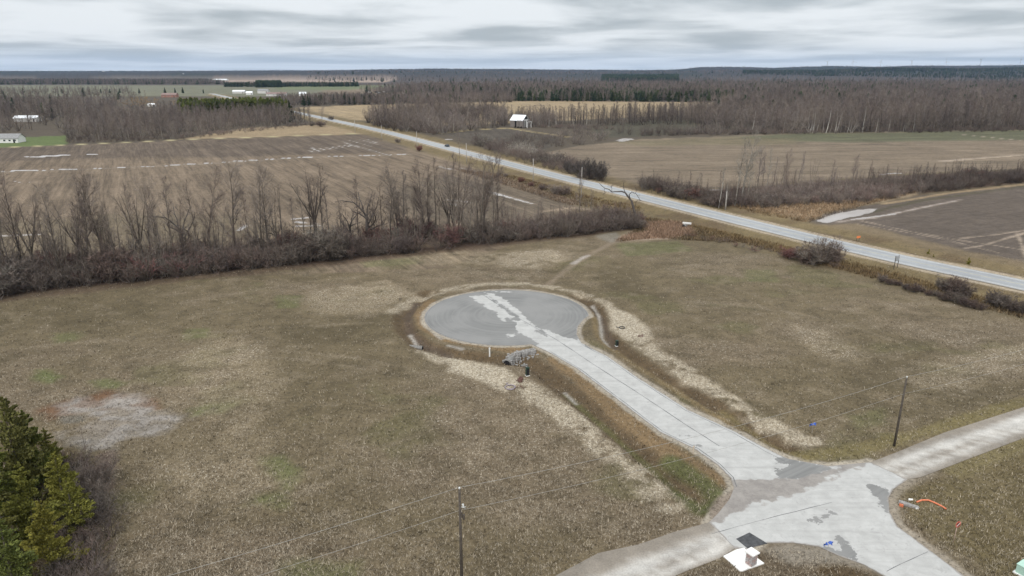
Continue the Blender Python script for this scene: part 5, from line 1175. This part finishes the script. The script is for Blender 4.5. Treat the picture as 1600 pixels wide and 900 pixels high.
mb = MB(); mb.tube([(0, 0, 0), (.7, 0, .02)], [.17, .04], 12); mb.build('cone_body', M_orange, o, True); mb = MB(); mb.box((-.02, 0, 0), (.05, .42, .42)); mb.build('cone_base', M_orange, o); mb = MB(); mb.tube([(.3, 0, .008), (.45, 0, .013)], [.118, .086], 12); mb.build('reflective_band', M_white, o)
x, y = g(1422, 782); mb = MB(); mb.prism([(-.3, -.1), (.2, -.14), (.32, .05), (-.1, .14)], 0, .14); o = mb.build('broken_rock', M_conc); o.location = (x, y, Z(x, y)); tag(o, 'small pale rock just above the broken concrete slab', 'rock')
x, y = g(1432, 796); mb = MB(); mb.prism([(-.15, -.1), (.12, -.12), (.15, .1), (-.1, .12)], 0, .14); o = mb.build('broken_rock', M_conc); o.location = (x, y, Z(x, y)); tag(o, 'small pale rock at the east end of the broken concrete slab', 'rock')
x, y = g(1489, 849); h = zfor(1489, 849, 820); o = empty('warning_sign', (x, y, Z(x, y)), R(20), 'thin post with a small red ringed round sign on the grass by the junction', 'sign')
mb = MB(); mb.tube([(0, 0, -.2), (.06, 0, h)], .03, 6); mb.build('post', simple('pinkish_wood', (.42, .30, .25)), o, True)
mb = MB(); mb.tube([(.06, -.05, h), (.06, -.075, h)], [.34, .34], 20); mb.build('sign_face', M_redp, o); mb = MB(); mb.tube([(.06, -.078, h), (.06, -.084, h)], [.24, .24], 20); mb.build('sign_disc', M_black, o)
mb = MB(); mb.box((.06, -.092, h), (.52, .012, .13), 0, ('Y', R(-35))); mb.build('sign_bar', simple('pink_sign_bar', (.75, .5, .46), var=.05), o)
def flag(px, py, top, lab, grp='blue survey flags'):
    x, y = g(px, py); h = zfor(px, py, top); o = empty('survey_flag', (x, y, Z(x, y)), R(10), lab, 'survey flag', grp)
    mb = MB(); mb.tube([(0, 0, -.1), (0, 0, h)], .02, 5); mb.build('stake', M_gpole, o)
    V = []; F = []; nx, nz = 9, 6
    for s0, yo in ((-1, 0), (1, .08)):
        b = len(V)
        for i in range(nx):
            for j in range(nz):
                t = i / (nx - 1); V.append((s0 * (.05 + .42 * t), yo + .12 * math.sin(t * 5 + j), h - .05 - .42 * (j / (nz - 1)) * (.35 + .65 * t) + .14 * t + .05 * math.sin(3 * t + j * 1.7)))
        for i in range(nx - 1):
            for j in range(nz - 1): F.append((b + i * nz + j, b + (i + 1) * nz + j, b + (i + 1) * nz + j + 1, b + i * nz + j + 1))
    me = npmesh('ribbon', np.array(V), np.array(F), True); link('ribbon', me, o, M_blue)
flag(1290, 880, 848, 'bright blue ribbon tied on a thin stake at the pavement edge near the pillar'); flag(1269, 675, 662, 'blue ribbon on a short stake in the straw at the lot corner near the junction')
x, y = g(1600, 897); o = empty('transformer_box', (x, y, Z(x, y)), R(30), 'pale green ground transformer box at the picture corner beside the road', 'utility box'); M_pg = simple('pale_green_enamel', (.38, .55, .46), .4, var=.06)
mb = MB(); mb.box((0, 0, .06), (1.5, 1.3, .12)); mb.build('base', M_conc, o); mb = MB(); mb.box((0, 0, .55), (1.2, 1.0, .86)); mb.build('cabinet', M_pg, o); mb = MB(); mb.box((0, 0, 1.0), (1.28, 1.08, .06)); mb.build('lid', M_pg, o); mb = MB(); mb.box((0, -.51, .55), (1.0, .02, .7)); mb.build('door', M_pg, o)
# highway signs
def panel_sign(px, py, top, w, lab, posts, mat, name='road_sign', ang=R(-27), back=False):
    x, y = g(px, py); h = zfor(px, py, top); o = empty(name, (x, y, Z(x, y)), ang, lab, 'sign')
    for dx in posts: mb = MB(); mb.box((dx, 0, h * .5 - .1), (.12, .12, h + .2)); mb.build('post', M_pole, o)
    mb = MB(); mb.box((0, -.09, h * .78), (w, .04, h * .4)); mb.build('sign_panel', mat, o)
panel_sign(1399, 421, 401, 1.7, 'two-posted road sign seen edge-on on the near verge of the highway', (-.8, .8), M_steel, ang=R(35))
panel_sign(1340, 378, 370, 1.3, 'small orange construction sign on the far verge of the highway', (-.4, .4), simple('sign_orange', (.75, .22, .08), .5, var=.05), ang=R(20))

# ------------------------------------------------------------------ buildings and machines
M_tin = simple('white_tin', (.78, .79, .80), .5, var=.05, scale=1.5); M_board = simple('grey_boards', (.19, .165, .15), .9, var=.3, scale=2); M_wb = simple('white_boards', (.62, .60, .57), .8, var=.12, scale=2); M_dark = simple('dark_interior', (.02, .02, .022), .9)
M_rroof = simple('rusty_roof', (.22, .15, .13), .7, var=.2, scale=.6); M_gwall = simple('pale_siding', (.55, .53, .50), .8, var=.08, scale=.6); M_groof = simple('grey_shingles', (.24, .235, .23), .9, var=.15, scale=1.2); M_glass = simple('window_glass', (.05, .06, .07), .15, var=.1, spec=.6)
M_brick = simple('red_brick', (.30, .16, .12), .9, var=.15, scale=2)
def house(px, py, w, d, hw, hr, rz, lab, wall, roof, wins=3, name='house', cat='house', ridge='x'):
    x, y = g(px, py); o = empty(name, (x, y, Z(x, y)), rz, lab, cat)
    V = [(-w/2, -d/2, -.3), (w/2, -d/2, -.3), (w/2, d/2, -.3), (-w/2, d/2, -.3), (-w/2, -d/2, hw), (w/2, -d/2, hw), (w/2, d/2, hw), (-w/2, d/2, hw), (-w/2, 0, hw + hr), (w/2, 0, hw + hr)]
    mb = MB(); mb.add(V, [(0, 1, 5, 4), (1, 2, 6, 5), (2, 3, 7, 6), (3, 0, 4, 7), (4, 8, 7), (5, 6, 9)]); mb.build('wall', wall, o)
    e = .45; t = .16; sl = hr / (d / 2)
    for s in (-1, 1):
        A_ = [(-w/2 - e, s * (d/2 + e), hw - e * sl), (w/2 + e, s * (d/2 + e), hw - e * sl), (w/2 + e, 0, hw + hr), (-w/2 - e, 0, hw + hr)]
        mb = MB(); mb.add([(a, b, c + .02) for a, b, c in A_] + [(a, b, c + t) for a, b, c in A_], [(0, 1, 2, 3), (4, 7, 6, 5), (0, 4, 5, 1), (1, 5, 6, 2), (2, 6, 7, 3), (3, 7, 4, 0)]); mb.build('roof', roof, o)
    for i in range(wins):
        cx = -w/2 + (i + .5) * w / wins; f = MB().box((cx, -d/2 - .03, hw * .55), (min(1.5, w/wins*.6), .08, hw * .38)).build('window', M_white, o); MB().box((cx, -d/2 - .08, hw * .55), (min(1.3, w/wins*.5), .04, hw * .32)).build('pane', M_glass, f)
    MB().box((w * .36, -d/2 - .05, hw * .38), (1.1, .08, hw * .76)).build('door', M_dark, o)
    return o
# derelict barn: white tin roof over an open frame
x, y = g(812, 199); o = empty('derelict_barn', (x, y, Z(x, y)), R(-32), 'derelict grey barn with a white tin roof and open plank sides beyond the dark field', 'barn')
w, d, hw, hr = 12., 10.5, 6.2, 4.0
for s in (-1, 1):
    A_ = [(-w/2 - .5, s * (d/2 + .5), hw - .4), (w/2 + .5, s * (d/2 + .5), hw - .4), (w/2 + .5, 0, hw + hr), (-w/2 - .5, 0, hw + hr)]
    MB().add([(a, b, c) for a, b, c in A_] + [(a, b, c + .15) for a, b, c in A_], [(0, 1, 2, 3), (4, 7, 6, 5), (0, 4, 5, 1), (1, 5, 6, 2), (2, 6, 7, 3), (3, 7, 4, 0)]).build('roof', M_tin, o)
for i in range(5):
    for s in (-1, 1): MB().box((-w/2 + i * w/4, s * d/2, hw/2 - .3), (.35, .35, hw + .3)).build('post', M_board, o)
for k_ in range(24):
    if k_ in (9, 10, 11, 12, 17): continue
    MB().box((-w/2 + (k_ + .5) * w / 24, -d/2 - .22, hw * (.5 if k_ < 9 else .6)), (w / 24 * .9, .06, hw * rng.uniform(.75, .98))).build('plank', M_board, o)
for k_ in range(20):
    if k_ in (6, 7, 8, 13, 14): continue
    MB().box((w/2 + .22, -d/2 + (k_ + .5) * d / 20, hw * .5), (.06, d / 20 * .85, hw * rng.uniform(.8, 1.))).build('plank', M_wb if 4 < k_ < 13 else M_board, o)
MB().box((w/2 + .3, 0, hw + .1), (.08, d * .7, 1.1)).build('gable_board', M_wb, o); MB().box((w/2 - .1, 0, hw + 1.6), (.1, d * .4, 2.)).build('gable_shade_panel', M_dark, o)  # gable gap is a near-black panel, its shade put into colour
MB().box((0, .5, hw * .45), (w * .8, d * .7, hw * .85)).build('interior_shade_block', M_dark, o)  # near-black solid block painted to stand for the shade inside the barn
for a in ((w/2 + 3.4, -3.2), (w/2 + 3.4, 3.)): MB().box((a[0], a[1], 2.4), (.4, .4, 5.)).build('post', M_wb, o)
MB().box((w/2 + 3.4, 0, 4.9), (.3, 6.8, .35)).build('beam', M_wb, o)
H = house
H(14, 222, 17, 9, 3.0, 2.6, R(4), 'long white bungalow with a grey roof beside the green lawn', M_white, M_groof, 5); H(44, 190, 20, 9, 3.5, 2, R(8), 'low pale shed with a white roof behind the bungalow', M_gwall, M_tin, 0, 'shed', 'shed')
H(266, 152, 26, 13, 4.5, 3, R(5), 'red brick farmhouse half hidden behind the green pines', M_brick, M_rroof, 4); H(238, 166, 9, 7, 2.6, 1.4, R(0), 'small pale shed among the bare trees west of the pines', M_gwall, M_tin, 0, 'shed', 'shed')
H(374, 146, 25, 14, 4.5, 2.4, R(6), 'long white-roofed farm shed west of the red barn', M_gwall, M_tin, 0, 'farm_shed', 'shed'); H(390, 148, 12, 9, 4, 2.5, R(8), 'small white farm building beside the long white shed', M_white, M_tin, 0, 'farm_shed', 'shed')
H(412, 146, 22, 13, 6, 3, R(0), 'grey farm barn behind the long red-roofed barn', M_gwall, M_groof, 0, 'barn', 'barn'); H(433, 150, 38, 13, 4.2, 2.6, R(3), 'long low barn with a rusty red roof in the distant farmyard', M_gwall, M_rroof, 4, 'barn', 'barn')
H(473, 150, 13, 11, 4.5, 3.2, R(20), 'white round-topped shed standing alone east of the red-roofed barn', M_white, M_tin, 1, 'farm_shed', 'shed')
for k, (px, py, w_) in enumerate([(160, 120, 60), (186, 121, 50), (262, 122, 45), (285, 123, 30), (300, 123.5, 34), (322, 124, 40), (345, 126.5, 70), (790, 116.5, 120), (1110, 115.5, 90), (1252, 116, 130), (1262, 116.5, 60), (1478, 119, 90), (1484, 119.5, 60), (1560, 117, 80), (1592, 116.5, 140)]):
    H(px, py, w_, w_ * .35, w_ * .09, w_ * .05, R(rng.uniform(-10, 15)), f'tiny pale far-off building near the horizon#', M_gwall, M_tin, 0, 'distant_building', 'building')
# golden willows by the farmhouse
for k, (px, py, h) in enumerate([(205, 168, 148), (222, 168, 146), (240, 168, 149), (277, 166, 153), (312, 165, 153)]):
    h = zfor(px, py, h)
    x, y = g(px, py); plant(('dround', k % 2), x, y, h, f'golden-twigged willow beyond the wood#', 'tree', 'willow_tree', 'golden willows by the farmhouse', M_bark, M_willow_y, wide=1.5)
for k, px in enumerate([258, 274, 286, 318, 158, 172, 218]):
    x, y = g(px, 146); plant(SP, x, y, rng.uniform(9, 14), f'dark conifer standing along the green field edge#', 'tree', 'conifer_tree', 'conifers along the green field edge', None, M_spruce)
# vehicles
M_tyre = simple('tyre_rubber', (.02, .02, .02), .8)
def wheels(o, pts, r, w=.3):
    for a, b in pts:
        mb = MB(); mb.tube([(a, b - w / 2, r), (a, b + w / 2, r)], [r, r], 14); q_ = mb.build('wheel', M_tyre, o); mb = MB(); mb.tube([(a, b - w / 2 - .02, r), (a, b + w / 2 + .02, r)], [r * .5] * 2, 10); mb.build('rim', M_steel, q_)
p0 = np.array(g(700, 231)); i_ = np.argmin(np.hypot(HD[:, 0] - p0[0], HD[:, 1] - p0[1])); dd = HD[i_ + 1] - HD[i_ - 1]; dd /= np.hypot(*dd)
o = empty('passing_car', (HD[i_][0] + dd[1] * 1.9, HD[i_][1] - dd[0] * 1.9, .52), math.atan2(dd[1], dd[0]), 'small dark car driving on the highway west of the lone verge tree', 'car'); M_cp = simple('dark_car_paint', (.03, .035, .045), .35, .3, .1)
prof = [(-2.2, .35), (-2.25, .85), (-1.5, .95), (-.95, 1.4), (.5, 1.42), (1.15, .98), (2.1, .85), (2.2, .4)]
def extr(prof, wd, name, mat, o): 
    n_ = len(prof); V = [(x_, s_ * wd, z_) for s_ in (-1, 1) for x_, z_ in prof]; c1 = [(0, -wd, .7), (0, wd, .7)]
    F = [(i, (i + 1) % n_, n_ + (i + 1) % n_, n_ + i) for i in range(n_)] + [(2 * n_, (i + 1) % n_, i) for i in range(n_)] + [(2 * n_ + 1, n_ + i, n_ + (i + 1) % n_) for i in range(n_)]
    return MB().add(V + c1, F).build(name, mat, o)
extr(prof, .85, 'body', M_cp, o); extr([(-1.35, .98), (-.9, 1.36), (.45, 1.38), (1.0, .98)], .87, 'side_window', M_glass, o); wheels(o, [(-1.4, -.75), (-1.4, .75), (1.35, -.75), (1.35, .75)], .33, .22)
def truck(px, py, L_, rz, lab, bodym, cabm):
    x, y = g(px, py); o = empty('parked_truck', (x, y, Z(x, y)), rz, lab, 'truck', None)
    MB().box((-L_ * .15, 0, 2.3), (L_ * .62, 2.5, 2.6)).build('cargo_box', bodym, o); extr([(L_ * .2, .8), (L_ * .2, 3.1), (L_ * .36, 3.1), (L_ * .42, 2.0), (L_ * .5, 1.8), (L_ * .5, .8)], 1.2, 'cab', cabm, o); MB().box((0, 0, .8), (L_ * .9, 1.6, .3)).build('chassis', M_black, o)
    wheels(o, [(-L_ * .35, -1.1), (-L_ * .35, 1.1), (L_ * .36, -1.1), (L_ * .36, 1.1)], .55)
truck(578, 146, 10, R(10), 'black truck with a white box parked at the edge of the far brown field', M_white, M_black); truck(588, 145, 8, R(-20), 'dark truck parked second in the far brown field', M_black, M_cp); truck(600, 145, 9, R(5), 'pale truck parked last in the far brown field', M_gwall, M_white)
truck(593, 146.5, 7, R(40), 'small grey truck parked between the dark and pale trucks', M_steel, M_steel)
# wind turbines on the ridge
for k, px in enumerate([1290, 1330, 1373, 1421, 1475, 1528, 1590]):
    y = 7600.; x = (px - 800) / FOC * (y * _c + CAM_H * _s); zt = CAM_H + (y * _c) / FOC * (112 - (98 if k < 5 else 95)) / _c; zg = Z(x, y)
    o = empty('wind_turbine', (x, y, zg), R(rng.uniform(-30, 30)), f'tiny pale wind turbine on the horizon ridge#', 'wind turbine', 'wind turbines on the horizon ridge')
    hh = max(60, zt - zg); mb = MB(); mb.tube([(0, 0, -2), (0, 0, hh)], [1.4, .9], 8); mb.build('tower', M_gpole, o); MB().box((0, 1, hh + 1), (4, 9, 4)).build('nacelle', M_gpole, o)
    a0 = rng.uniform(0, 2)
    for j in range(3):
        a = a0 + j * 2.094; mb = MB(); mb.tube([(0, -4, hh + 1), (math.cos(a) * 12, -4, hh + 1 + math.sin(a) * 12), (math.cos(a) * 42, -4, hh + 1 + math.sin(a) * 42)], [.7, .9, .2], 5); mb.build('blade', M_gpole, o)

# ------------------------------------------------------------------ the air
mb = MB(); mb.box((0, 4800, 118), (19000, 13600, 250)); hz = mb.build('haze', bpy.data.materials.new('haze')); tag(hz, 'thin bluish haze over the land', 'haze', None, 'stuff')
m = hz.data.materials[0]; m.use_nodes = True; t = m.node_tree; t.nodes.clear(); pv = t.nodes.new('ShaderNodeVolumePrincipled'); mo = t.nodes.new('ShaderNodeOutputMaterial'); t.links.new(pv.outputs[0], mo.inputs['Volume'])
pv.inputs['Density'].default_value = 2.4e-5; pv.inputs['Color'].default_value = (.40, .62, 1, 1)

# ------------------------------------------------------------------ labels: plants in a row are told apart by their order, west to east
rows_ = {}
for o in COL.objects:
    l = o.get('label')
    if l and l.endswith('#'): rows_.setdefault(l[:-1], []).append(o)
for l, os_ in rows_.items():
    os_.sort(key=lambda o: o.location.x / o.location.y)
    for i, o in enumerate(os_): o['label'] = l if len(os_) == 1 else f'{l}, {ORD[min(i, len(ORD) - 1)]} from the west'
